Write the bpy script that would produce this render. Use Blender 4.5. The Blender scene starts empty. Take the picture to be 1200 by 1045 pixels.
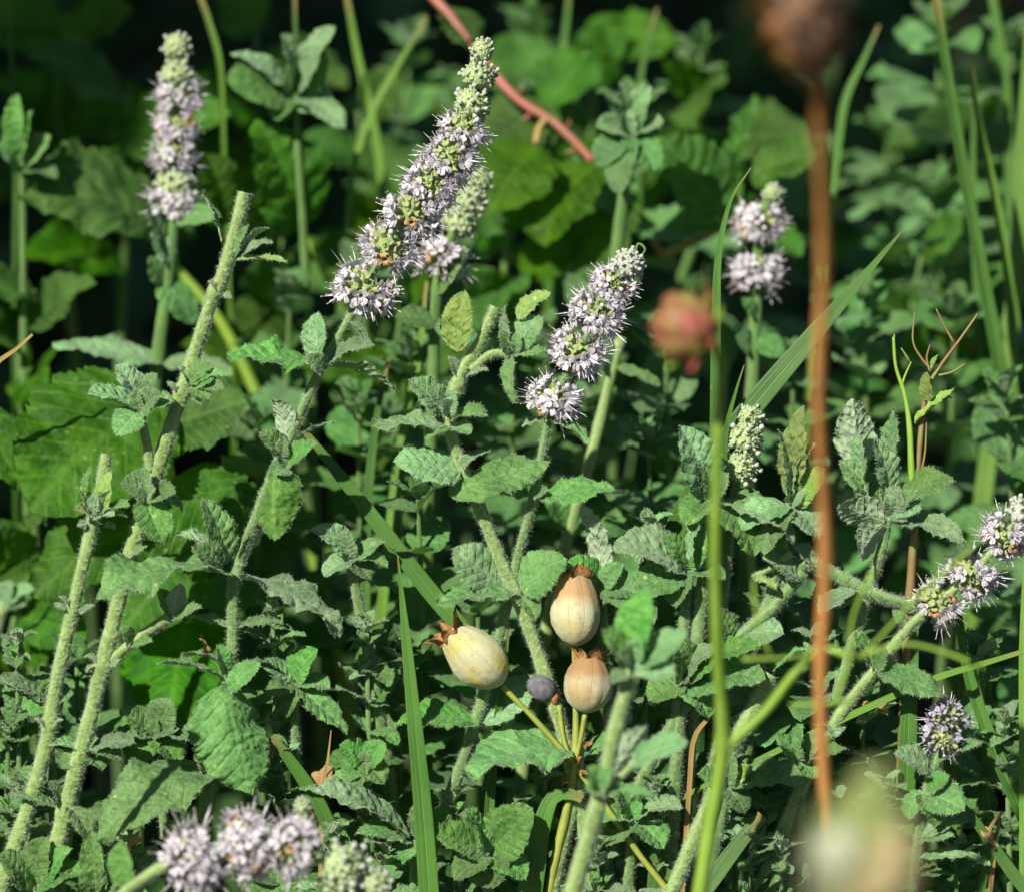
import bpy, math, random
import numpy as np
from mathutils import Vector, Matrix, noise

random.seed(7)
rng = np.random.default_rng(7)
SC = bpy.context.scene
R = math.radians
PX = 0.0002                    # one photograph pixel at the focal plane, in metres
FOC = 5000.0                   # focal plane distance, in those units (1 m)

# ------------------------------------------------------------------ camera
PITCH = R(22.0)
CAM_F = Vector((0, math.cos(PITCH), -math.sin(PITCH)))
CAM_U = Vector((0, math.sin(PITCH), math.cos(PITCH)))
CAM_R = Vector((1, 0, 0))
TARGET = Vector((0, 0, 0.30))
CAM_POS = TARGET - CAM_F * (FOC * PX)
cam_data = bpy.data.cameras.new('camera')
cam = bpy.data.objects.new('camera', cam_data)
SC.collection.objects.link(cam)
cam.location = CAM_POS
cam.rotation_euler = (math.pi / 2 - PITCH, 0, 0)
cam_data.sensor_width = 36.0
cam_data.lens = 150.0
cam_data.clip_start = 0.02
cam_data.clip_end = 200.0
cam_data.dof.use_dof = True
cam_data.dof.focus_distance = FOC * PX
cam_data.dof.aperture_fstop = 8.6
cam_data.dof.aperture_blades = 9
SC.camera = cam

# ------------------------------------------------------------------ light
SUN_ELEV, SUN_AZ = R(47), R(-38)          # azimuth of the sun seen from the plants, 0 = straight behind the camera
sun_dir = Vector((math.sin(SUN_AZ) * math.cos(SUN_ELEV), -math.cos(SUN_AZ) * math.cos(SUN_ELEV), math.sin(SUN_ELEV)))
sd = bpy.data.lights.new('sun', 'SUN')
sd.energy = 5.0
sd.angle = R(0.53)
sd.color = (1.0, 0.94, 0.82)
sun = bpy.data.objects.new('sun', sd)
SC.collection.objects.link(sun)
sun.rotation_euler = sun_dir.to_track_quat('Z', 'Y').to_euler()
world = bpy.data.worlds.new('World')
SC.world = world
world.use_nodes = True
wn = world.node_tree
sky = wn.nodes.new('ShaderNodeTexSky')
sky.sky_type = 'NISHITA'
sky.sun_disc = False
sky.sun_elevation = SUN_ELEV
sky.sun_rotation = math.atan2(sun_dir.x, sun_dir.y)
bg = wn.nodes['Background']
bg.inputs['Strength'].default_value = 0.05
wn.links.new(sky.outputs[0], bg.inputs['Color'])
SC.view_settings.view_transform = 'Standard'
SC.view_settings.look = 'None'
SC.view_settings.gamma = 1.0
SC.view_settings.exposure = 0.74
SC.view_settings.use_curve_mapping = False
SC.render.engine = 'CYCLES'
SC.cycles.use_denoising = True
SC.cycles.max_bounces = 6
SC.cycles.diffuse_bounces = 3
SC.cycles.transmission_bounces = 3
SC.cycles.caustics_reflective = False
SC.cycles.caustics_refractive = False


def P(x, y, d=0.0):
    """world point seen at photograph pixel (x, y), d px-units behind the focal plane"""
    if d > 150:
        d = 150 + (d - 150) * 1.55      # the plants behind stand well back
    D = FOC + d
    k = D / FOC * PX
    return CAM_POS + CAM_F * (D * PX) + CAM_R * ((x - 600) * k) + CAM_U * ((522.5 - y) * k)


# ------------------------------------------------------------------ materials
def nodes_of(name):
    m = bpy.data.materials.new(name)
    m.use_nodes = True
    nt = m.node_tree
    for n in list(nt.nodes):
        nt.nodes.remove(n)
    return m, nt


class NT:
    def __init__(self, nt):
        self.nt = nt

    def n(self, t, **kw):
        o = self.nt.nodes.new(t)
        for k, v in kw.items():
            setattr(o, k, v)
        return o

    def put(self, sock, v):
        if hasattr(v, 'is_output'):
            self.nt.links.new(v, sock)
        else:
            sock.default_value = v

    def math(self, op, a, b=0.0, c=None):
        o = self.n('ShaderNodeMath', operation=op)
        self.put(o.inputs[0], a)
        self.put(o.inputs[1], b)
        if c is not None:
            self.put(o.inputs[2], c)
        return o.outputs[0]

    def mix(self, f, a, b):
        o = self.n('ShaderNodeMix', data_type='RGBA')
        self.put(o.inputs[0], f)
        self.put(o.inputs[6], (*a, 1) if isinstance(a, tuple) else a)
        self.put(o.inputs[7], (*b, 1) if isinstance(b, tuple) else b)
        return o.outputs[2]

    def ramp(self, f, lo, hi):
        o = self.n('ShaderNodeMapRange', interpolation_type='SMOOTHSTEP')
        self.put(o.inputs[0], f)
        o.inputs[1].default_value = lo
        o.inputs[2].default_value = hi
        return o.outputs[0]

    def noise(self, vec, scale, detail=2.0, rough=0.55):
        o = self.n('ShaderNodeTexNoise')
        self.put(o.inputs['Vector'], vec)
        o.inputs['Scale'].default_value = scale
        o.inputs['Detail'].default_value = detail
        o.inputs['Roughness'].default_value = rough
        return o.outputs['Fac']

    def shader(self, col, rough, bump=None, bstr=0.3, bdist=0.0003, transl=None, tcol=None, sheen=0.0, spec=0.3):
        p = self.n('ShaderNodeBsdfPrincipled')
        self.put(p.inputs['Base Color'], (*col, 1) if isinstance(col, tuple) else col)
        self.put(p.inputs['Roughness'], rough)
        p.inputs['Specular IOR Level'].default_value = spec
        if sheen:
            p.inputs['Sheen Weight'].default_value = sheen
            p.inputs['Sheen Roughness'].default_value = 0.45
            p.inputs['Sheen Tint'].default_value = (0.9, 1, 0.9, 1)
        if bump is not None:
            b = self.n('ShaderNodeBump')
            b.inputs['Strength'].default_value = bstr
            b.inputs['Distance'].default_value = bdist
            self.put(b.inputs['Height'], bump)
            self.nt.links.new(b.outputs[0], p.inputs['Normal'])
        out = self.n('ShaderNodeOutputMaterial')
        last = p.outputs[0]
        if transl:
            t = self.n('ShaderNodeBsdfTranslucent')
            self.put(t.inputs['Color'], (*tcol, 1) if isinstance(tcol, tuple) else tcol)
            mx = self.n('ShaderNodeMixShader')
            mx.inputs[0].default_value = transl
            self.nt.links.new(last, mx.inputs[1])
            self.nt.links.new(t.outputs[0], mx.inputs[2])
            last = mx.outputs[0]
        self.nt.links.new(last, out.inputs['Surface'])


def leaf_material(name, dark, light, pale, under, veinN, veinK, frost=0.4, transl=0.25, tcol=(0.16, 0.30, 0.04),
                  sheen=0.3, rough=0.6, speck=0.6, spec=0.25, quilt=1.0, veinc=0.14):
    m, nt = nodes_of(name)
    N = NT(nt)
    uv = N.n('ShaderNodeUVMap').outputs[0]
    oc = N.n('ShaderNodeTexCoord').outputs['Object']
    rnd = N.n('ShaderNodeObjectInfo').outputs['Random']
    sep = N.n('ShaderNodeSeparateXYZ')
    N.put(sep.inputs[0], uv)
    au = N.math('ABSOLUTE', N.math('MULTIPLY_ADD', sep.outputs[0], 2.0, -1.0))
    ph = N.math('SUBTRACT', N.math('MULTIPLY', sep.outputs[1], veinN), N.math('MULTIPLY', au, veinK))
    s = N.math('MULTIPLY', N.math('ABSOLUTE', N.math('SUBTRACT', N.math('FRACT', ph), 0.5)), 2.0)
    vein = N.math('MAXIMUM', N.ramp(N.math('MULTIPLY_ADD', N.noise(oc, 500, 1), 0.16, s), 0.70, 1.06), N.ramp(au, 0.10, 0.02))
    oc2 = N.n('ShaderNodeVectorMath', operation='ADD')
    N.put(oc2.inputs[0], oc)
    comb = N.n('ShaderNodeCombineXYZ')
    N.put(comb.inputs[0], rnd)
    N.put(comb.inputs[1], N.math('MULTIPLY', rnd, 3.7))
    N.put(oc2.inputs[1], comb.outputs[0])
    vec = oc2.outputs[0]
    n1 = N.noise(vec, 130, 3)
    n2 = N.noise(vec, 2600, 2, 0.6)
    vo = N.n('ShaderNodeTexVoronoi', feature='SMOOTH_F1')
    N.put(vo.inputs['Vector'], vec)
    vo.inputs['Scale'].default_value = 620
    vo.inputs['Smoothness'].default_value = 0.6
    quiltv = vo.outputs['Distance']
    col = N.mix(N.ramp(n1, 0.3, 0.7), dark, light)
    col = N.mix(N.math('MULTIPLY', N.ramp(quiltv, 0.3, 0.75), 0.35 * quilt), col, dark)
    fr = N.math('MULTIPLY', N.ramp(N.math('MULTIPLY_ADD', n1, 0.35, N.math('MULTIPLY', n2, 0.65)), 0.30, 0.74), frost)
    col = N.mix(fr, col, pale)
    col = N.mix(N.math('MULTIPLY', vein, veinc), col, pale)
    if speck:
        v2 = N.n('ShaderNodeTexVoronoi')
        N.put(v2.inputs['Vector'], vec)
        v2.inputs['Scale'].default_value = 330
        sp = N.math('MULTIPLY', N.ramp(v2.outputs['Distance'], 0.22, 0.12), N.ramp(N.noise(vec, 60, 1), 0.5, 0.62))
        col = N.mix(N.math('MULTIPLY', sp, speck), col, (0.42, 0.45, 0.16))
    # per leaf tint
    hs = N.n('ShaderNodeHueSaturation')
    N.put(hs.inputs['Color'], col)
    N.put(hs.inputs['Hue'], N.math('MULTIPLY_ADD', rnd, 0.03, 0.482))
    N.put(hs.inputs['Value'], N.math('MULTIPLY_ADD', rnd, 0.5, 0.75))
    N.put(hs.inputs['Saturation'], N.math('MULTIPLY_ADD', N.math('FRACT', N.math('MULTIPLY', rnd, 7.3)), 0.25, 0.85))
    back = N.n('ShaderNodeNewGeometry').outputs['Backfacing']
    ucol = N.mix(N.math('MULTIPLY', vein, 0.5), N.mix(n2, under, tuple(c * 0.75 for c in under)), tuple(min(1, c * 1.25) for c in under))
    fin = N.mix(back, hs.outputs[0], ucol)
    bump = N.math('ADD', N.math('MULTIPLY', quiltv, -1.3 * quilt), N.math('MULTIPLY', n2, 0.15))
    bump = N.math('SUBTRACT', bump, N.math('MULTIPLY', vein, 0.3))
    N.shader(fin, rough, bump, 0.8, 0.0006, transl, tcol, sheen, spec)
    return m


def simple_material(name, c1, c2, scale=300, rough=0.6, transl=0.0, tcol=None, sheen=0.0, bstr=0.3, spec=0.3, streak=None, detail=3, bdist=0.0003, vary=0.0):
    m, nt = nodes_of(name)
    N = NT(nt)
    oc = N.n('ShaderNodeTexCoord').outputs['Object']
    if streak:
        mp = N.n('ShaderNodeMapping')
        N.put(mp.inputs[0], oc)
        mp.inputs['Scale'].default_value = streak
        oc = mp.outputs[0]
    n = N.noise(oc, scale, detail)
    col = N.mix(N.ramp(n, 0.3, 0.7), c1, c2)
    if vary:
        rnd = N.n('ShaderNodeObjectInfo').outputs['Random']
        hs = N.n('ShaderNodeHueSaturation')
        N.put(hs.inputs['Color'], col)
        N.put(hs.inputs['Value'], N.math('MULTIPLY_ADD', rnd, vary, 1 - vary / 2))
        col = hs.outputs[0]
    N.shader(col, rough, n, bstr, bdist, transl, tcol or c1, sheen, spec)
    return m


def stem_material(name, base, ridge, dark, sheen=0.3, nridge=4.0):
    """UV x runs round the stem, y along it in metres"""
    m, nt = nodes_of(name)
    N = NT(nt)
    uv = N.n('ShaderNodeUVMap').outputs[0]
    oc = N.n('ShaderNodeTexCoord').outputs['Object']
    sep = N.n('ShaderNodeSeparateXYZ')
    N.put(sep.inputs[0], uv)
    w = N.math('ABSOLUTE', N.math('SINE', N.math('MULTIPLY', sep.outputs[0], math.pi * nridge)))
    n1 = N.noise(oc, 90, 3)
    n2 = N.noise(oc, 900, 3, 0.7)
    col = N.mix(N.ramp(n1, 0.3, 0.7), base, dark)
    col = N.mix(N.math('MULTIPLY', N.ramp(N.math('MULTIPLY_ADD', n2, 0.35, w), 0.75, 1.25), 0.4), col, ridge)
    col = N.mix(N.math('MULTIPLY', N.ramp(n2, 0.5, 0.7), 0.4), col, ridge)
    col = N.mix(N.math('MULTIPLY', N.ramp(n2, 0.42, 0.3), 0.5), col, dark)
    bump = N.math('ADD', N.math('MULTIPLY', w, 0.2), n2)
    N.shader(col, 0.65, bump, 0.22, 0.0003, 0.08, base, sheen, 0.25)
    return m


def grass_material(name, c1, c2, rib):
    """UV x runs across the blade, y from the tip down"""
    m, nt = nodes_of(name)
    N = NT(nt)
    uv = N.n('ShaderNodeUVMap').outputs[0]
    oc = N.n('ShaderNodeTexCoord').outputs['Object']
    rnd = N.n('ShaderNodeObjectInfo').outputs['Random']
    sep = N.n('ShaderNodeSeparateXYZ')
    N.put(sep.inputs[0], uv)
    mp = N.n('ShaderNodeMapping')
    N.put(mp.inputs[0], uv)
    mp.inputs['Scale'].default_value = (16, 0.7, 1)
    st = N.noise(mp.outputs[0], 1.6, 4, 0.7)
    n1 = N.noise(oc, 45, 3)
    n2 = N.noise(oc, 700, 2)
    col = N.mix(N.ramp(N.math('MULTIPLY_ADD', n1, 0.5, N.math('MULTIPLY', st, 0.5)), 0.36, 0.64), c1, c2)
    mid = N.ramp(N.math('ABSOLUTE', N.math('SUBTRACT', sep.outputs[0], 0.5)), 0.06, 0.015)
    col = N.mix(N.math('MULTIPLY', mid, 0.6), col, rib)
    tip = N.ramp(N.math('MULTIPLY_ADD', n1, 0.05, sep.outputs[1]), 0.055, 0.02)
    col = N.mix(N.math('MULTIPLY', tip, 0.8), col, (0.34, 0.24, 0.09))
    col = N.mix(N.math('MULTIPLY', N.ramp(n2, 0.68, 0.74), 0.5), col, (0.26, 0.24, 0.09))
    hs = N.n('ShaderNodeHueSaturation')
    N.put(hs.inputs['Color'], col)
    N.put(hs.inputs['Value'], N.math('MULTIPLY_ADD', rnd, 0.4, 0.8))
    N.shader(hs.outputs[0], 0.42, N.math('MULTIPLY_ADD', mid, -0.6, st), 0.6, 0.0004, 0.28, (c2[0] * 2.2, c2[1] * 1.9, c2[2] * 1.2), 0, 0.4)
    return m


M = {}
M['mint'] = leaf_material('mint leaf', (0.030, 0.120, 0.015), (0.086, 0.245, 0.038), (0.25, 0.44, 0.17), (0.26, 0.39, 0.20), 7, 1.8, frost=0.40, tcol=(0.15, 0.34, 0.04), sheen=0.14)
M['mint_grey'] = leaf_material('woolly mint leaf', (0.055, 0.155, 0.042), (0.120, 0.265, 0.085), (0.35, 0.51, 0.29), (0.34, 0.45, 0.28), 7, 1.8, frost=0.55, speck=0.2, tcol=(0.15, 0.30, 0.06), sheen=0.2)
M['mint_fresh'] = leaf_material('young mint leaf', (0.055, 0.19, 0.030), (0.105, 0.27, 0.050), (0.22, 0.38, 0.15), (0.34, 0.44, 0.27), 6, 1.6, frost=0.35, speck=0.4, tcol=(0.24, 0.42, 0.05), sheen=0.15)
M['mint_yellow'] = leaf_material('yellowing mint leaf', (0.11, 0.24, 0.025), (0.22, 0.33, 0.045), (0.34, 0.42, 0.16), (0.36, 0.42, 0.22), 6, 1.6, frost=0.3, speck=0.9, tcol=(0.35, 0.46, 0.05), sheen=0.1)
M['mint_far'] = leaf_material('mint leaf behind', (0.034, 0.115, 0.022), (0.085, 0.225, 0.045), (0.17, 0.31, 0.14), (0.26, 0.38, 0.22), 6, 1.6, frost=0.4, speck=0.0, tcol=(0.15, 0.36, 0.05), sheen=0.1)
M['bramble'] = leaf_material('bramble leaf', (0.014, 0.062, 0.005), (0.048, 0.150, 0.011), (0.10, 0.23, 0.032), (0.16, 0.29, 0.09), 8, 3.2, frost=0.12, transl=0.34, tcol=(0.20, 0.48, 0.03), sheen=0.0, rough=0.6, speck=0.3, spec=0.16, quilt=0.5, veinc=0.35)
M['hair'] = simple_material('plant hair', (0.70, 0.79, 0.62), (0.80, 0.87, 0.73), 50, 0.7, 0.5, (0.85, 0.9, 0.8), bstr=0.0)
M['stem'] = stem_material('mint stem', (0.19, 0.29, 0.085), (0.36, 0.46, 0.23), (0.13, 0.21, 0.055))
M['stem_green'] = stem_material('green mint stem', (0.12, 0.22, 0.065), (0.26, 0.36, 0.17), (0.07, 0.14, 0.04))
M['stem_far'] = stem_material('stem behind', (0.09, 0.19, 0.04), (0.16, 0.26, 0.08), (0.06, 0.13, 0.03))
M['cut'] = simple_material('cut stem end', (0.22, 0.17, 0.10), (0.10, 0.07, 0.04), 900, 0.9)
M['node_scar'] = simple_material('dry node scar', (0.30, 0.25, 0.14), (0.18, 0.12, 0.08), 700, 0.9, bstr=0.6)
M['corolla'] = simple_material('lilac corolla', (0.54, 0.51, 0.565), (0.65, 0.63, 0.67), 500, 0.5, 0.3, (0.75, 0.68, 0.8), bstr=0.1, vary=0.18)
M['violet'] = simple_material('violet corolla', (0.30, 0.28, 0.38), (0.46, 0.42, 0.52), 500, 0.5, 0.25, (0.4, 0.34, 0.5), bstr=0.1, vary=0.3)
M['calyx'] = simple_material('green calyx', (0.20, 0.30, 0.09), (0.36, 0.42, 0.16), 900, 0.6, 0.15, (0.3, 0.42, 0.1), 0.4, vary=0.3)
M['calyx_tip'] = simple_material('calyx teeth', (0.33, 0.27, 0.22), (0.26, 0.30, 0.14), 900, 0.6, sheen=0.3)
M['filament'] = simple_material('white filament', (0.78, 0.74, 0.80), (0.85, 0.83, 0.86), 200, 0.5, 0.3, (0.8, 0.78, 0.82), bstr=0)
M['anther'] = simple_material('anther', (0.40, 0.27, 0.30), (0.52, 0.38, 0.34), 600, 0.6)
M['wither'] = simple_material('withered corolla', (0.36, 0.21, 0.09), (0.46, 0.33, 0.18), 600, 0.7, 0.2, (0.5, 0.28, 0.08), vary=0.4)
M['bud'] = simple_material('flower bud', (0.26, 0.37, 0.15), (0.42, 0.50, 0.27), 700, 0.6, 0.15, (0.35, 0.5, 0.2), 0.5)
M['bud_lilac'] = simple_material('lilac flower bud', (0.42, 0.40, 0.42), (0.40, 0.48, 0.30), 500, 0.6, 0.15, (0.45, 0.42, 0.45), 0.5)
M['grass'] = grass_material('grass blade', (0.045, 0.135, 0.018), (0.085, 0.215, 0.032), (0.13, 0.27, 0.06))
M['grass_light'] = grass_material('bright grass blade', (0.10, 0.235, 0.028), (0.16, 0.31, 0.045), (0.22, 0.36, 0.09))
M['grass_dry'] = simple_material('dry grass', (0.32, 0.20, 0.07), (0.22, 0.18, 0.06), 200, 0.7, 0.2, (0.4, 0.25, 0.08), vary=0.4)
M['straw'] = simple_material('pod stalk', (0.30, 0.33, 0.06), (0.22, 0.27, 0.05), 300, 0.55, 0.1, (0.3, 0.33, 0.06))
M['tooth'] = simple_material('pod tooth', (0.34, 0.17, 0.06), (0.15, 0.065, 0.025), 900, 0.75, 0.12, (0.45, 0.2, 0.06), bstr=0.5)
M['grey_bud'] = simple_material('grey withered bud', (0.085, 0.08, 0.095), (0.15, 0.15, 0.165), 700, 0.8, bstr=0.3)
M['cane'] = simple_material('red bramble cane', (0.42, 0.11, 0.10), (0.30, 0.15, 0.09), 70, 0.45, 0.05, (0.4, 0.1, 0.08), spec=0.4, bstr=0.2)
M['cane_tan'] = simple_material('tan cane', (0.38, 0.24, 0.10), (0.30, 0.24, 0.08), 120, 0.5)
M['brown_stalk'] = simple_material('brown stalk', (0.62, 0.31, 0.10), (0.50, 0.22, 0.065), 80, 0.55, 0.1, (0.5, 0.2, 0.05), streak=(6, 6, 1), spec=0.3)
M['brown_head'] = simple_material('dry seed head', (0.15, 0.085, 0.055), (0.27, 0.155, 0.09), 260, 0.8, bstr=0.5)
M['orange_scale'] = simple_material('orange bract', (0.50, 0.24, 0.07), (0.36, 0.15, 0.05), 300, 0.7, 0.2, (0.5, 0.25, 0.08))
M['pink'] = simple_material('pink petals', (0.31, 0.06, 0.06), (0.23, 0.20, 0.06), 120, 0.5, 0.25, (0.6, 0.12, 0.14))
M['herb'] = simple_material('herb stem', (0.17, 0.31, 0.035), (0.23, 0.36, 0.055), 120, 0.5, 0.1, (0.2, 0.36, 0.05))
M['herb_red'] = simple_material('dry reddish herb', (0.19, 0.10, 0.05), (0.17, 0.18, 0.06), 160, 0.6, bstr=0.3)
M['pale_head'] = simple_material('pale flower head', (0.20, 0.27, 0.08), (0.32, 0.35, 0.15), 150, 0.7, 0.15, (0.4, 0.44, 0.2))
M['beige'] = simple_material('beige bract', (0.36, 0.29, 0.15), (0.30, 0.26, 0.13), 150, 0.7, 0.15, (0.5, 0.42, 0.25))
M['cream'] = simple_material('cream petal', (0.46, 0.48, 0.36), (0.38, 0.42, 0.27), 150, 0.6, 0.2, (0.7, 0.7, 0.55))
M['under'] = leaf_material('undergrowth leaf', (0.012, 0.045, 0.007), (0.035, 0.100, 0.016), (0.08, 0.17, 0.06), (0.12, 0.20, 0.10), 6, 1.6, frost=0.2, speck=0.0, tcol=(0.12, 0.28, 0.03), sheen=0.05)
M['dead'] = simple_material('dry tan leaf', (0.36, 0.22, 0.09), (0.26, 0.17, 0.08), 300, 0.8, 0.2, (0.4, 0.26, 0.1), vary=0.5)
M['litter'] = simple_material('dead leaf', (0.06, 0.04, 0.02), (0.11, 0.075, 0.035), 200, 0.85, vary=0.5)


def soil_material():
    m, nt = nodes_of('soil')
    N = NT(nt)
    oc = N.n('ShaderNodeTexCoord').outputs['Object']
    a = N.noise(oc, 14, 6)
    b = N.noise(oc, 160, 4)
    col = N.mix(N.ramp(b, 0.3, 0.7), (0.035, 0.026, 0.017), (0.075, 0.055, 0.034))
    col = N.mix(N.math('MULTIPLY', N.ramp(a, 0.45, 0.6), 0.6), col, (0.028, 0.04, 0.016))
    N.shader(col, 0.95, N.math('ADD', a, b), 0.8, 0.004)
    return m


def pod_material(name, low, mid, top, edge):
    m, nt = nodes_of(name)
    N = NT(nt)
    g = N.n('ShaderNodeUVMap').outputs[0]
    sep = N.n('ShaderNodeSeparateXYZ')
    N.put(sep.inputs[0], g)
    oc = N.n('ShaderNodeTexCoord').outputs['Object']
    rnd = N.n('ShaderNodeObjectInfo').outputs['Random']
    n = N.noise(oc, 150, 3)
    n2 = N.noise(oc, 700, 3)
    cream, tan, yel = low, top, mid
    col = N.mix(N.ramp(n, 0.4, 0.65), cream, yel)
    h = N.math('ADD', sep.outputs[1], N.math('MULTIPLY_ADD', n, 0.5, -0.25))
    col = N.mix(N.ramp(h, edge - 0.14, edge + 0.16), col, tan)
    line = N.ramp(N.math('ABSOLUTE', N.math('SINE', N.math('MULTIPLY', sep.outputs[0], math.pi * 10))), 0.12, 0.0)
    col = N.mix(N.math('MULTIPLY', line, 0.10), col, (0.34, 0.25, 0.09))
    col = N.mix(N.math('MULTIPLY', N.ramp(n2, 0.55, 0.72), 0.45), col, (0.30, 0.19, 0.08))
    N.shader(col, 0.75, N.math('ADD', n2, N.math('MULTIPLY', line, -0.6)), 0.5, 0.0004, 0.08, (0.5, 0.4, 0.15), 0.15, 0.15)
    return m


M['soil'] = soil_material()
M['pod_a'] = pod_material('yellow seed pod', (0.44, 0.44, 0.27), (0.46, 0.42, 0.11), (0.38, 0.35, 0.19), 0.9)
M['pod_b'] = pod_material('tan seed pod', (0.45, 0.45, 0.28), (0.42, 0.38, 0.19), (0.37, 0.235, 0.115), 0.56)
M['pod_c'] = pod_material('brownish seed pod', (0.41, 0.39, 0.25), (0.37, 0.28, 0.14), (0.30, 0.18, 0.085), 0.50)

# ------------------------------------------------------------------ object helpers
COL = SC.collection


def mesh(name, v, f, mats, mi=None, uv=None, smooth=True):
    me = bpy.data.meshes.new(name)
    v = np.asarray(v, dtype=np.float64)
    me.from_pydata(v.tolist(), [], f)
    for m in mats:
        me.materials.append(m)
    if mi is not None:
        me.polygons.foreach_set('material_index', np.asarray(mi, dtype=np.int32))
    if uv is not None:
        lay = me.uv_layers.new(name='UVMap')
        li = np.empty(len(me.loops), dtype=np.int32)
        me.loops.foreach_get('vertex_index', li)
        lay.data.foreach_set('uv', np.asarray(uv, dtype=np.float32)[li].ravel())
    if smooth:
        me.polygons.foreach_set('use_smooth', np.ones(len(me.polygons), dtype=bool))
    me.update()
    return me


def tag(o, label=None, cat=None, group=None, kind=None):
    if label:
        o['label'] = label
    if cat:
        o['category'] = cat
    if group:
        o['group'] = group
    if kind:
        o['kind'] = kind
    return o


def thing(name, label, cat, base, group=None):
    e = bpy.data.objects.new(name, None)
    e.empty_display_size = 0.01
    COL.objects.link(e)
    e.location = base
    return tag(e, label, cat, group)


def child(name, me, root, mat4=None, label=None, parent=None, kind=None):
    """mat4 is in world space; root holds only a translation"""
    o = bpy.data.objects.new(name, me)
    COL.objects.link(o)
    off = Matrix.Translation(-Vector(root.location))
    w = off @ (mat4 if mat4 is not None else Matrix.Translation(Vector(root.location)))
    if parent is None:
        o.parent = root
        o.matrix_basis = w
    else:
        o.parent = parent
        o.matrix_basis = parent.matrix_basis.inverted() @ w
    if label:
        o['label'] = label
    if kind:
        o['kind'] = kind
    return o


# ------------------------------------------------------------------ shapes
def hairs(v, f, mi, uv, src, nrm, length, width, mat_i, jitter=0.6):
    """one-triangle hairs that grow out of existing vertices"""
    n = len(src)
    base = v[src]
    d = nrm + rng.normal(0, jitter, (n, 3))
    d /= np.linalg.norm(d, axis=1)[:, None] + 1e-9
    side = np.cross(d, rng.normal(0, 1, (n, 3)))
    side /= np.linalg.norm(side, axis=1)[:, None] + 1e-9
    ln = length * rng.uniform(0.5, 1.15, (n, 1))
    k = len(v)
    v2 = np.vstack([v, base + side * width, base + d * ln + side * width * 0.5])
    uv2 = np.vstack([uv, uv[src], uv[src]])
    f2 = f + [(int(src[i]), k + i, k + n + i) for i in range(n)]
    return v2, f2, mi + [mat_i] * n, uv2


def grid_faces(nr, nc, close=False):
    f = []
    for i in range(nr - 1):
        for j in range(nc if close else nc - 1):
            a, b = i * nc + j, i * nc + (j + 1) % nc
            f.append((a, b, b + nc, a + nc))
    return f


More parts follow.
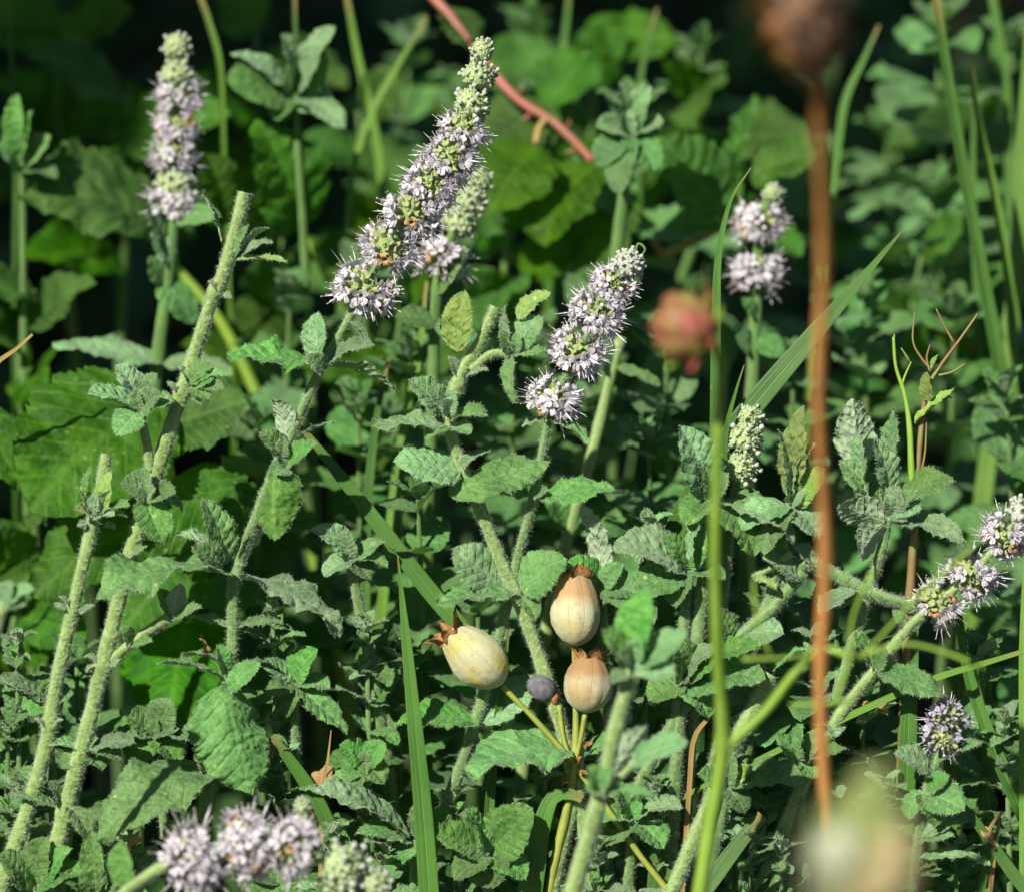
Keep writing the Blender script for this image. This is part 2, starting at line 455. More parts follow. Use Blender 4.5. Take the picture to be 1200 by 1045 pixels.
def leaf_mesh(L, W, curl=0.3, fold=0.25, ripple=0.05, serr=0.10, teeth=12, veinN=7, veinK=1.8, pleat=0.026, twist=0.0,
              nu=7, nv=38, hair=1.0, mat='mint', seed=0, shape=(0.5, 0.7), roll=0.25, hlen=0.0007, rug=0.0075, name='leaf'):
    r = np.random.default_rng(seed + 11)
    v1 = np.linspace(0, 1, nv + 1)
    u1 = np.linspace(-1, 1, 2 * nu + 1)
    V, U = np.meshgrid(v1, u1, indexing='ij')
    a, b = shape
    pk = a / (a + b)
    prof = (V ** a) * ((1 - V) ** b) / (pk ** a * (1 - pk) ** b)
    prof = np.maximum(prof, 0.015)
    au = np.abs(U)
    saw = (V * teeth + 0.35 * (U > 0)) % 1.0
    edge = 1 - serr * (0.2 + 1.0 * saw) * au ** 5 * (0.6 + 0.4 * np.sin(V * 37 + seed)) * np.minimum(1, (1 - V) * 8)
    asym = 1 + 0.07 * np.sin(seed * 1.7) * np.sign(U)
    X = U * prof * W / 2 * edge * asym
    # midrib
    th = -curl * (v1 - 0.5) * (0.7 + 0.6 * v1) + 0.08 * np.sin(v1 * 7 + seed)
    dy, dz = np.cos(th), np.sin(th)
    my = np.concatenate([[0], np.cumsum((dy[1:] + dy[:-1]) / 2)])
    mz = np.concatenate([[0], np.cumsum((dz[1:] + dz[:-1]) / 2)])
    ln = math.hypot(my[-1], mz[-1])
    ca, sa = my[-1] / ln, mz[-1] / ln
    my, mz = (my * ca + mz * sa) / ln * L, (-my * sa + mz * ca) / ln * L
    rot = math.atan2(sa, ca)
    tA = th - rot
    bend = r.uniform(-0.06, 0.06)
    mx = bend * L * np.sin(v1 * math.pi)
    ax = np.abs(X)
    ax_n = ax / (W / 2)
    ph = V * veinN - ax_n * veinK
    Z = fold * ax * np.tanh(ax / (W * 0.08)) - roll * W * 0.5 * au ** 3 * prof * 0.5
    Z += pleat * L * (np.sin(math.pi * (ph + 0.10 * np.sin(ax_n * 11 + seed) + 0.08 * np.sin(V * 17 + seed))) ** 2 - 0.5) * np.minimum(1, au * 4) * np.minimum(1, prof * 1.5)
    # rugose quilting
    Z += rug * L * np.sin(V * 46 + seed + 2.5 * np.sin(U * 5 + V * 3)) * np.sin(U * 11 + 2.2 * np.sin(V * 13 + seed)) * (au < 0.97)
    ripp = ripple * L * au ** 2 * (np.sin(V * 9 + seed + 2.0 * (U > 0)) + 0.6 * np.sin(V * 21 + 2 * seed + (U > 0)))
    Z += ripp * np.minimum(1, V * 3)
    tw = twist * (V - 0.5)
    X2, Z2 = X * np.cos(tw) - Z * np.sin(tw), X * np.sin(tw) + Z * np.cos(tw)
    px = X2 + mx[:, None]
    py = my[:, None] - Z2 * np.sin(tA)[:, None]
    pz = mz[:, None] + Z2 * np.cos(tA)[:, None]
    v = np.stack([px, py, pz], -1).reshape(-1, 3)
    uv = np.stack([np.clip(X / (W / 2) * 0.5 + 0.5, 0, 1), V], -1).reshape(-1, 2)
    nc = 2 * nu + 1
    f = grid_faces(nv + 1, nc)
    mi = [0] * len(f)
    if hair > 0:
        G = v.reshape(nv + 1, nc, 3)
        gu = np.gradient(G, axis=1)
        gv = np.gradient(G, axis=0)
        nr = np.cross(gu, gv)
        nr /= np.linalg.norm(nr, axis=2)[..., None] + 1e-12
        idx = np.arange(len(v)).reshape(nv + 1, nc)
        # margins
        for _ in range(3 if hair >= 1 else 1):
            for col, sg in ((0, -1), (nc - 1, 1)):
                src = idx[1:-1, col]
                out = gu[1:-1, col] * sg
                out = out / (np.linalg.norm(out, axis=1)[:, None] + 1e-12)
                v, f, mi, uv = hairs(v, f, mi, uv, src, out, hlen, 0.000065, 1, 0.6)
        flat = nr.reshape(-1, 3)
        n0 = len(flat)
        src = np.nonzero(r.random(n0) < 0.7 * hair)[0]
        v, f, mi, uv = hairs(v, f, mi, uv, src, flat[src], hlen * 0.75, 0.00005, 1, 0.8)
        src = np.nonzero(r.random(n0) < 0.3 * hair)[0]
        v, f, mi, uv = hairs(v, f, mi, uv, src, -flat[src], hlen * 0.75, 0.00005, 1, 0.8)
    return mesh(name, v, f, [M[mat], M['hair']], mi, uv)


def frame(base, tip, a):
    """leaf frame: y from base to tip; a = 0 upper face to the camera, 65 facing the sky, 180 underside to the camera"""
    y = (tip - base).normalized()
    c = (CAM_POS - base).normalized()
    c = (c - y * c.dot(y)).normalized()
    s = y.cross(c)
    su = s.dot(Vector((0, 0, 1)))
    if su < -0.15 or (abs(su) <= 0.15 and s.x > 0):
        s = -s
    z = c * math.cos(R(a)) + s * math.sin(R(a))
    x = y.cross(z)
    m = Matrix((x, y, z)).transposed().to_4x4()
    m.translation = base
    return m


def frame_dir(base, y, nrm):
    y = y.normalized()
    z = (nrm - y * nrm.dot(y))
    if z.length < 1e-4:
        z = y.orthogonal()
    z.normalize()
    x = y.cross(z)
    m = Matrix((x, y, z)).transposed().to_4x4()
    m.translation = base
    return m


def smooth_path(pts, step):
    """Catmull-Rom through world points, resampled about every `step` metres"""
    p = [np.array(q, dtype=float) for q in pts]
    if len(p) == 2:
        p.insert(1, (p[0] + p[1]) / 2)
    e = [2 * p[0] - p[1]] + p + [2 * p[-1] - p[-2]]
    out = []
    for i in range(1, len(e) - 2):
        n = max(2, int(np.linalg.norm(e[i + 1] - e[i]) / step))
        for k in range(n):
            t = k / n
            a, b, c, d = e[i - 1], e[i], e[i + 1], e[i + 2]
            out.append(0.5 * (2 * b + (c - a) * t + (2 * a - 5 * b + 4 * c - d) * t * t + (3 * b - a - 3 * c + d) * t ** 3))
    out.append(p[-1])
    return np.array(out)


def to_ground(pts):
    """carry a stem on from its last (lowest) point to the soil"""
    pts = [Vector(p) for p in pts]
    d = (pts[-1] - pts[-2]).normalized()
    d.z = min(d.z, -0.35)
    p = pts[-1].copy()
    seg = 0.02
    while p.z > 0.0:
        d = (d * 0.8 + Vector((0, 0, -1)) * 0.2).normalized()
        p = p + d * min(seg, max(0.004, p.z + 0.003))
        pts.append(p.copy())
        if len(pts) > 120:
            break
    return pts


def tube_mesh(path, rad, mats, sides=10, hair=0.0, hlen=0.0009, square=0.0, cap=True, lump=0.0, name='stem', twist=0.0):
    """path (n,3), rad (n,)"""
    n = len(path)
    t = np.gradient(path, axis=0)
    t /= np.linalg.norm(t, axis=1)[:, None] + 1e-12
    ref = np.array([0.0, -1.0, 0.2])
    a = np.cross(t, ref)
    a /= np.linalg.norm(a, axis=1)[:, None] + 1e-12
    b = np.cross(t, a)
    ang = np.arange(sides) / sides * 2 * math.pi
    k = 1 + square * np.cos(4 * ang)
    s = np.concatenate([[0], np.cumsum(np.linalg.norm(np.diff(path, axis=0), axis=1))])
    A = ang[None, :] + twist * s[:, None]
    rr = rad[:, None] * k[None, :]
    if lump:
        rr = rr * (1 + lump * np.sin(s[:, None] * 900 + 3 * A) * np.sin(s[:, None] * 410 + 2 * A))
    nr = a[:, None, :] * np.cos(A)[..., None] + b[:, None, :] * np.sin(A)[..., None]
    v = (path[:, None, :] + nr * rr[..., None]).reshape(-1, 3)
    nr = nr.reshape(-1, 3)
    uv = np.stack([np.broadcast_to(np.arange(sides) / sides, (n, sides)), np.broadcast_to(s[:, None], (n, sides))], -1).reshape(-1, 2)
    f = grid_faces(n, sides, True)
    mi = [0] * len(f)
    if cap:
        f.append(tuple(range(sides - 1, -1, -1)))
        mi.append(2 if len(mats) > 2 else 0)
        f.append(tuple(range((n - 1) * sides, n * sides)))
        mi.append(0)
    if hair > 0:
        m = len(v)
        h = hair * 0.7
        while h > 0:
            src = np.nonzero(rng.random(m) < min(h, 0.5))[0]
            v, f, mi, uv = hairs(v, f, mi, uv, src, nr[src], hlen, 0.000055, 1, 0.6)
            h -= 0.5
    me = mesh(name, v, f, mats, mi, uv)
    return me


def stem_part(root, pts, r0, r1, mat='stem', hair=0.8, sides=14, nodes=(), name='stem', step=0.00042, hlen=0.00105, square=0.05,
              ground=True, cut=False, wob=0.0, parent=None, lump=0.0):
    """pts in world, top first; radii in px. nodes = path fractions (of the drawn part) with a swelling"""
    drawn = smooth_path(pts, 0.002)
    dl = np.linalg.norm(np.diff(drawn, axis=0), axis=1).sum()
    full = to_ground(pts) if ground else [Vector(p) for p in pts]
    path = smooth_path(full, step)
    s = np.concatenate([[0], np.cumsum(np.linalg.norm(np.diff(path, axis=0), axis=1))])
    t = np.clip(s / dl, 0, 1.2)
    rad = (r0 + (r1 - r0) * t) * PX * (0.77 if mat in ('stem', 'stem_green') else 1)
    for q in nodes:
        rad = rad * (1 + 0.28 * np.exp(-((s - q * dl) / (0.0016)) ** 2))
    rad = rad * (1 + 0.05 * np.sin(s * 260 + r0) + 0.04 * np.sin(s * 640))
    mats = [M[mat], M['hair'], M['cut']] if cut else [M[mat], M['hair']]
    loc = np.array(root.location)
    me = tube_mesh(path - loc, rad, mats, sides, hair, hlen, square, True, lump, name, 1.5)
    return child(name, me, root, None, None, parent)


# shared leaf meshes for leaves that are not placed one by one
LEAVES = {}


def shared_leaf(kind, i):
    key = (kind, i)
    if key not in LEAVES:
        r = random.Random(hash((kind == 'near', kind == 'small', i)) & 0xffff)
        if kind == 'near':
            me = leaf_mesh(0.02, 0.011, r.uniform(0.2, 1.1), r.uniform(0.1, 0.5), 0.035, 0.12, 11, mat='mint', seed=i * 3 + 1, twist=r.uniform(-.5, .5))
        elif kind == 'grey':
            me = leaf_mesh(0.02, 0.0115, r.uniform(0.2, 1.1), r.uniform(0.1, 0.5), 0.035, 0.10, 11, mat='mint_grey', seed=i * 3 + 2, twist=r.uniform(-.5, .5), hair=1.3)
        elif kind == 'small':
            me = leaf_mesh(0.009, 0.0055, r.uniform(0.3, 1.2), r.uniform(0.3, 0.7), 0.02, 0.08, 7, veinN=5, mat='mint_fresh' if i % 2 else 'mint_grey', seed=i * 5 + 3, nu=5, nv=22, hair=1.0, hlen=0.0006)
        elif kind == 'far':
            me = leaf_mesh(0.02, 0.012, r.uniform(0.1, 1.0), r.uniform(0.1, 0.5), 0.03, 0.12, 9, veinN=6, veinK=1.6, mat='mint_far', seed=i * 7, nu=4, nv=18, hair=0)
        LEAVES[key] = me
    return LEAVES[key]


SIZE = {'near': (0.02, 0.011), 'grey': (0.02, 0.0115), 'small': (0.009, 0.0055), 'far': (0.02, 0.012)}


def put_leaf(root, base, y, nrm, L, kind, parent=None, wmul=1.0):
    me = shared_leaf(kind, random.randrange(9))
    L0, W0 = SIZE[kind]
    k = L / L0
    m = frame_dir(base, y, nrm) @ Matrix.Diagonal((k * wmul, k, k, 1))
    return child('leaf', me, root, m, None, parent)


class Plant:
    """a mint shoot: an Empty at its foot, a stem, leaves, whorls of flowers"""

    def __init__(self, label, base, group='mint shoots in flower and leaf', name='mint_plant', cat='mint plant'):
        self.root = thing(name, label, cat, base, group)
        self.k = 0

    def leaf(self, b, t, w, a=45, curl=0.4, fold=0.25, mat='mint', twist=0.0, ripple=0.028, label=None, hair=1.0, far=False, shape=(0.5, 0.7), serr=0.085, pleat=0.028):
        b = P(*b)
        t = P(*t)
        self.k += 1
        L = (t - b).length
        W = w * PX * (1.05 + 0.45 * (1 - abs(math.cos(R(a)))))
        me = leaf_mesh(L, W, curl, fold, ripple, serr, max(6, int(L / 0.0017)) if not far else 9, mat=mat, twist=twist, seed=self.k * 13 + int(b.x * 1e4) % 97,
                       hair=0 if far else hair, nu=4 if far else 7, nv=20 if far else max(22, int(L / 0.00055)), shape=shape, pleat=pleat)
        return child('leaf', me, self.root, frame(b, t, a), label)

    def stem(self, pts, r0, r1, **kw):
        pts = [P(*p) for p in pts]
        return stem_part(self.root, pts, r0, r1, **kw)

    def tuft(self, p, axis, n=5, L=40, kind='small', spread=(30, 75), face=0.8):
        """small opposite leaves round a growing tip"""
        p = P(*p) if not isinstance(p, Vector) else p
        ax = axis.normalized()
        x = ax.orthogonal().normalized()
        y = ax.cross(x)
        a0 = random.uniform(0, 6.28)
        for i in range(n):
            lvl = i // 2
            az = a0 + (i % 2) * math.pi + lvl * math.pi / 2 + random.uniform(-.25, .25)
            sp = R(spread[1] + (spread[0] - spread[1]) * lvl / max(1, (n - 1) // 2) + random.uniform(-8, 8))
            out = x * math.cos(az) + y * math.sin(az)
            d = ax * math.cos(sp) + out * math.sin(sp)
            nrm = ax * math.sin(sp) - out * math.cos(sp)
            put_leaf(self.root, p + ax * (lvl * L * 0.06 * PX), d, nrm, L * PX * (1 - 0.16 * lvl) * random.uniform(0.85, 1.15), kind)

def foot(pts):
    return to_ground([P(*p) for p in pts])[-1]


def lumpy_ball(r, squash=1.0, bumps=0, bamp=0.25, bw=0.5, seed=0, nr=14, nc=20, mats=None, hair=0.0, hlen=0.0006, name='flower_whorl', low=-1.0, high=1.0, pts=None):
    """ball with rounded bumps spread over it (calyces, buds, scales): one closed skin"""
    th = np.linspace(0.02, math.pi - 0.02, nr)
    ph = np.arange(nc) / nc * 2 * math.pi
    T, A = np.meshgrid(th, ph, indexing='ij')
    d = np.stack([np.sin(T) * np.cos(A), np.sin(T) * np.sin(A), np.cos(T)], -1)
    h = np.zeros_like(T)
    rr = np.random.default_rng(seed)
    if bumps:
        i = np.arange(bumps) + 0.5
        cz = 1 - 2 * i / bumps
        ca = i * 2.399963 + seed
        c = np.stack([np.sqrt(1 - cz ** 2) * np.cos(ca), np.sqrt(1 - cz ** 2) * np.sin(ca), cz], -1)
        c += rr.normal(0, 0.06, c.shape)
        dist = np.linalg.norm(d[:, :, None, :] - c[None, None], axis=3)
        w = bw * math.sqrt(12.57 / bumps)
        amp = rr.uniform(0.6, 1.2, bumps)
        h = (np.maximum(0, 1 - (dist / w) ** 2) ** 0.6 * amp).max(2)
    v = d * (1 + bamp * h)[..., None] * r
    v[..., 2] *= squash
    v = v.reshape(-1, 3)
    uv = np.stack([A / 6.2832, 1 - T / math.pi], -1).reshape(-1, 2)
    f = grid_faces(nr, nc, True)
    f = [q[::-1] for q in f]
    mi = [0] * len(f)
    f.append(tuple(range(nc)))
    mi.append(0)
    f.append(tuple(range(len(v) - 1, len(v) - nc - 1, -1)))
    mi.append(0)
    if hair:
        src = np.nonzero(rng.random(len(v)) < hair)[0]
        nn = v / (np.linalg.norm(v, axis=1)[:, None] + 1e-9)
        v, f, mi, uv = hairs(v, f, mi, uv, src, nn[src], hlen, 0.00005, 1, 0.5)
    return mesh(name, v, f, mats or [M['calyx'], M['hair']], mi, uv)


def floret_geo(seed, kind='open'):
    """unit floret along +z, one connected skin: calyx with teeth, corolla tube, four lobes, four stamens"""
    r = random.Random(seed)
    v, f, mi = [], [], []
    S = 8

    def ring(rad, z, alt=0.0, zalt=0.0):
        s = len(v)
        for k in range(S):
            a = k / S * 2 * math.pi
            q = rad + (alt if k % 2 else 0)
            v.append((q * math.cos(a), q * math.sin(a), z + (zalt if k % 2 else 0)))
        return s

    def bridge(a, b, m):
        for k in range(S):
            f.append((a + k, a + (k + 1) % S, b + (k + 1) % S, b + k))
            mi.append(m)
    lc = 0.45 * r.uniform(0.9, 1.1)
    R0 = [ring(0.03, 0.0), ring(0.12, 0.08), ring(0.155, 0.25), ring(0.15, lc), ring(0.15, lc + 0.03, 0.06, 0.15)]
    for a, b in zip(R0, R0[1:]):
        bridge(a, b, 1 if b == R0[-1] else 0)
    if kind == 'calyx':
        c = ring(0.07, lc - 0.12)
        bridge(R0[-1], c, 0)
        f.append(tuple(range(c, c + S)))
        mi.append(0)
        return v, f, mi
    t1 = ring(0.095, lc - 0.05)
    bridge(R0[-1], t1, 0)
    t2 = ring(0.085, lc + 0.14)
    bridge(t1, t2, 2)
    t3 = ring(0.13, lc + 0.27)
    bridge(t2, t3, 2)
    c = 2
    if kind == 'bud':
        t4 = ring(0.10, lc + 0.38)
        bridge(t3, t4, 2)
        f.append(tuple(range(t4, t4 + S)))
        mi.append(2)
        return v, f, mi
    for k in range(4):
        a0 = (2 * k + 1) / S * 2 * math.pi
        bend = r.uniform(0.2, 1.25) if kind == 'open' else r.uniform(1.4, 2.6)
        ids = [t3 + 2 * k, t3 + 2 * k + 1, t3 + (2 * k + 2) % S]
        prev = ids
        rad, z = 0.13, lc + 0.27
        wid = r.uniform(0.135, 0.18)
        ang = 0.5
        for j, (st, ww) in enumerate(((0.10, 0.95), (0.12, 1.1), (0.09, 0.6))):
            ang += bend * 0.42
            rad += st * math.sin(ang)
            z += st * math.cos(ang)
            s = len(v)
            for q in (-1, 0, 1):
                x = rad + (0.02 * abs(q))
                y = q * wid * ww
                cup = 0.025 * abs(q)
                v.append((x * math.cos(a0) - y * math.sin(a0), x * math.sin(a0) + y * math.cos(a0), z + cup))
            cur = [s, s + 1, s + 2]
            for i in (0, 1):
                f.append((prev[i], prev[i + 1], cur[i + 1], cur[i]))
                mi.append(c)
            prev = cur
    if kind == 'open':
        nst = r.choice((2, 3, 4, 4))
        for k in range(nst):
            a0 = k / nst * 6.283 + r.uniform(-.4, .4)
            L = r.uniform(0.32, 0.78)
            src = t2 + (int(a0 / 6.283 * S)) % S
            p0 = Vector(v[src])
            d = Vector((math.cos(a0) * 0.35 + r.uniform(-.15, .15), math.sin(a0) * 0.35 + r.uniform(-.15, .15), 1)).normalized()
            wv = 0.020
            prevr = None
            for j, (q, wr) in enumerate(((0.3, wv), (0.95, wv), (0.97, 0.036), (1.05, 0.036))):
                cpt = p0 + d * (L * q + 0.1)
                s = len(v)
                for b in range(3):
                    t = b / 3 * 6.283
                    o = d.orthogonal().normalized()
                    o2 = d.cross(o)
                    v.append(tuple(cpt + (o * math.cos(t) + o2 * math.sin(t)) * wr))
                if prevr is None:
                    for b in range(3):
                        f.append((src, s + b, s + (b + 1) % 3))
                        mi.append(3)
                else:
                    for b in range(3):
                        f.append((prevr + b, prevr + (b + 1) % 3, s + (b + 1) % 3, s + b))
                        mi.append(3 if j < 2 else 4)
                prevr = s
            f.append((prevr, prevr + 1, prevr + 2))
            mi.append(4)
        if r.random() < 0.45:                      # long style
            src = t2
            p0 = Vector(v[src])
            d = Vector((r.uniform(-.25, .25), r.uniform(-.25, .25), 1)).normalized()
            o = d.orthogonal().normalized()
            s = len(v)
            v.extend([tuple(p0 + d * 0.7 + o * 0.03), tuple(p0 + d * 0.7 - o * 0.03), tuple(p0 + d * 1.15)])
            f.append((src, s, s + 1))
            f.append((s, s + 2, s + 1))
            mi += [3, 3]
    return v, f, mi


FLORETS = {}


def floret(kind, i, col='corolla'):
    key = (kind, i, col)
    if key not in FLORETS:
        v, f, mi = floret_geo(i * 17 + len(kind), 'calyx' if kind == 'calyx' else ('bud' if kind == 'bud' else ('wither' if kind == 'wither' else 'open')))
        cm = M['wither'] if kind == 'wither' else M[col]
        FLORETS[key] = (np.array(v), f, mi, mesh('floret', v, f, [M['calyx'], M['calyx_tip'], cm, M['filament'], M['anther']], mi))
    return FLORETS[key]


def whorl(plant, c, axis, r, n=40, bald=None, bald_t=0.8, col='corolla', joined=False, wither=0.05, buds=0.06, seed=0, lo=-0.70, hi=0.72, calyx_only=0.08):
    """one ring of flowers; florets are sub-parts, or one joined piece where the photo cannot tell them apart"""
    rr = random.Random(seed)
    core = 0.36 * r
    root = plant.root
    me = lumpy_ball(core, 0.8, 26, 0.25, 0.6, seed, 12, 18, [M['calyx'], M['hair']], 0.6)
    q = axis.to_track_quat('Z', 'Y').to_matrix().to_4x4()
    m = q.copy()
    m.translation = c
    w = child('flower_whorl', me, root, m)
    Js = [[], [], []]
    k0 = 0
    for i in range(n):
        z = hi - (hi - lo) * (i + 0.5) / n
        a = i * 2.399963 + seed
        s = math.sqrt(max(0, 1 - z * z))
        d = Vector((s * math.cos(a) + rr.uniform(-.12, .12), s * math.sin(a) + rr.uniform(-.12, .12), z + rr.uniform(-.1, .1))).normalized()
        dw = (q.to_3x3() @ d).normalized()
        u = rr.random()
        if (bald is not None and dw.dot(bald) > bald_t) or u < calyx_only:
            kind = 'calyx' if rr.random() > 0.2 else 'bud'
        elif u < calyx_only + wither:
            kind = 'wither'
        elif u < calyx_only + wither + buds:
            kind = 'bud'
        else:
            kind = 'open'
        V, F, MI, fm = floret(kind, rr.randrange(5), col)
        sc = 0.66 * r * rr.uniform(0.82, 1.12)
        dw = (dw + Vector((rr.uniform(-.15, .15), rr.uniform(-.15, .15), rr.uniform(-.15, .1)))).normalized()
        fmx = dw.to_track_quat('Z', 'Y').to_matrix().to_4x4() @ Matrix.Rotation(rr.uniform(0, 6.28), 4, 'Z') @ Matrix.Diagonal((sc, sc, sc, 1))
        fmx.translation = c + (q.to_3x3() @ d) * core * 0.8
        if joined:
            mm = np.array(m.inverted() @ fmx)
            Js[0].append(V @ mm[:3, :3].T + mm[:3, 3])
            Js[1] += [tuple(x + k0 for x in ff) for ff in F]
            Js[2] += [(5 if (x == 2 and kind == 'wither') else x) for x in MI]
            k0 += len(V)
        else:
            child('floret', fm, root, fmx, None, w)
    if joined and Js[0]:
        me = mesh('floret_mass', np.vstack(Js[0]), Js[1], [M['calyx'], M['calyx_tip'], M[col], M['filament'], M['anther'], M['wither']], Js[2])
        child('floret_mass', me, root, m, None, w, 'stuff')
    return w


def bud_whorl(plant, c, axis, r, squash=0.9, bumps=44, mat='bud', seed=0, hair=0.8):
    """tight ring of closed buds, too small to pick apart: a hairy core and one joined piece of buds"""
    rr = random.Random(seed)
    m = axis.to_track_quat('Z', 'Y').to_matrix().to_4x4()
    m.translation = c
    w = child('bud_whorl', lumpy_ball(r * 0.62, squash, bumps, 0.3, 0.6, seed, 22, 30, [M[mat], M['hair']], 0.5, 0.0008, 'bud_whorl'), plant.root, m)
    Vs, Fs, Ms, k0 = [], [], [], 0
    for i in range(bumps):
        z = 0.97 - 1.85 * (i + 0.5) / bumps
        a = i * 2.399963 + seed
        s = math.sqrt(max(0, 1 - z * z))
        d = Vector((s * math.cos(a), s * math.sin(a), z * squash + 0.35)).normalized()
        p = Vector((s * math.cos(a), s * math.sin(a), z * squash)) * r * 0.40
        V, F, MI, _ = floret('calyx' if rr.random() < (0.3 if mat == 'bud_lilac' else 0.62) else 'bud', rr.randrange(5))
        sc = r * rr.uniform(0.72, 0.95)
        q = d.to_track_quat('Z', 'Y').to_matrix().to_4x4() @ Matrix.Rotation(rr.uniform(0, 6.28), 4, 'Z') @ Matrix.Diagonal((sc * 1.15, sc * 1.15, sc, 1))
        q.translation = p
        mm = np.array(q)
        Vs.append(V @ mm[:3, :3].T + mm[:3, 3])
        Fs += [tuple(x + k0 for x in ff) for ff in F]
        Ms += list(MI)
        k0 += len(V)
    me = mesh('bud_mass', np.vstack(Vs), Fs, [M[mat], M[mat], M['bud_lilac'], M['filament'], M['anther']], Ms)
    child('bud_mass', me, plant.root, m, None, w, 'stuff')
    return w


def spike(plant, rows, joined=False, bald=None, col='corolla', seed=0, n=40, bald_t=0.74, **kw):
    """rows from the top: (x, y, d, r_px, 'bud' | 'flower' | 'lilac')"""
    pts = [P(*q[:3]) for q in rows]
    for i, q in enumerate(rows):
        a = pts[max(0, i - 1)]
        b = pts[min(len(pts) - 1, i + 1)]
        ax = (a - b).normalized()
        r = q[3] * PX
        if q[4] == 'bud':
            bud_whorl(plant, pts[i], ax, r, q[5] if len(q) > 5 else 0.9, seed=seed + i)
        elif q[4] == 'lilac':
            bud_whorl(plant, pts[i], ax, r, q[5] if len(q) > 5 else 0.9, mat='bud_lilac', seed=seed + i)
        else:
            whorl(plant, pts[i], ax, r, n, bald, bald_t, col, joined, seed=seed + i * 3, **kw)


def blade_mesh(pts, widths, nrm, fold=0.35, step=0.002, mat='grass', twist=0.0, name='grass_blade', loc=None):
    path = smooth_path(pts, step)
    n = len(path)
    t = np.gradient(path, axis=0)
    t /= np.linalg.norm(t, axis=1)[:, None] + 1e-12
    s = np.linspace(0, 1, n)
    w = np.interp(s, np.linspace(0, 1, len(widths)), widths) * PX / 2
    N0 = np.array(nrm, dtype=float)
    x = np.cross(t, N0)
    x /= np.linalg.norm(x, axis=1)[:, None] + 1e-12
    z = np.cross(x, t)
    tw = (twist * s)[:, None]
    x, z = x * np.cos(tw) + z * np.sin(tw), z * np.cos(tw) - x * np.sin(tw)
    us = np.linspace(-1, 1, 13)
    prof = fold * np.abs(us) + 0.06 * np.cos(us * 6 * math.pi)
    v = path[:, None, :] + x[:, None, :] * (us[None, :, None] * w[:, None, None]) + z[:, None, :] * (prof[None, :, None] * w[:, None, None])
    top = v.reshape(-1, 3)
    under = (v - z[:, None, :] * 0.00008).reshape(-1, 3)     # real thickness
    off = np.array(loc if loc is not None else (0, 0, 0))
    k = len(top)
    m = len(us)
    f = grid_faces(n, m)
    f2 = [tuple(k + i for i in q[::-1]) for q in f]
    side = []
    for i in range(n - 1):
        a, b = i * m, (i + 1) * m
        side.append((a, b, b + k, a + k))
        a, b = i * m + m - 1, (i + 1) * m + m - 1
        side.append((b, a, a + k, b + k))
    uv = np.stack([np.broadcast_to((us + 1) / 2, (n, m)), np.broadcast_to(s[:, None], (n, m))], -1).reshape(-1, 2)
    return mesh(name, np.vstack([top, under]) - off, f + f2 + side, [M[mat]], None, np.vstack([uv, uv]))


def grass(label, pts, widths, mat='grass', up=0.3, fold=0.22, ground=True, group='grass blades among the mint', twist=0.0, cat='grass blade', name='grass_blade'):
    """pts top (tip) first"""
    w = [P(*p) for p in pts]
    if ground:
        w = to_ground(w)
    loc = w[-1]
    # widths are given over the drawn part; hold the last width down to the soil
    L = [0]
    for a, b in zip(w, w[1:]):
        L.append(L[-1] + (b - a).length)
    drawn = L[len(pts) - 1]
    ss = np.linspace(0, L[-1], 60)
    ww = np.interp(ss, np.linspace(0, drawn, len(widths)), widths)
    nrm = (CAM_POS - w[0]).normalized() * (1 - abs(up)) + Vector((0, 0, 1)) * up
    me = blade_mesh(w, ww, nrm, fold, mat=mat, twist=twist, loc=loc)
    o = bpy.data.objects.new(name, me)
    COL.objects.link(o)
    o.location = loc
    return tag(o, label, cat, group)


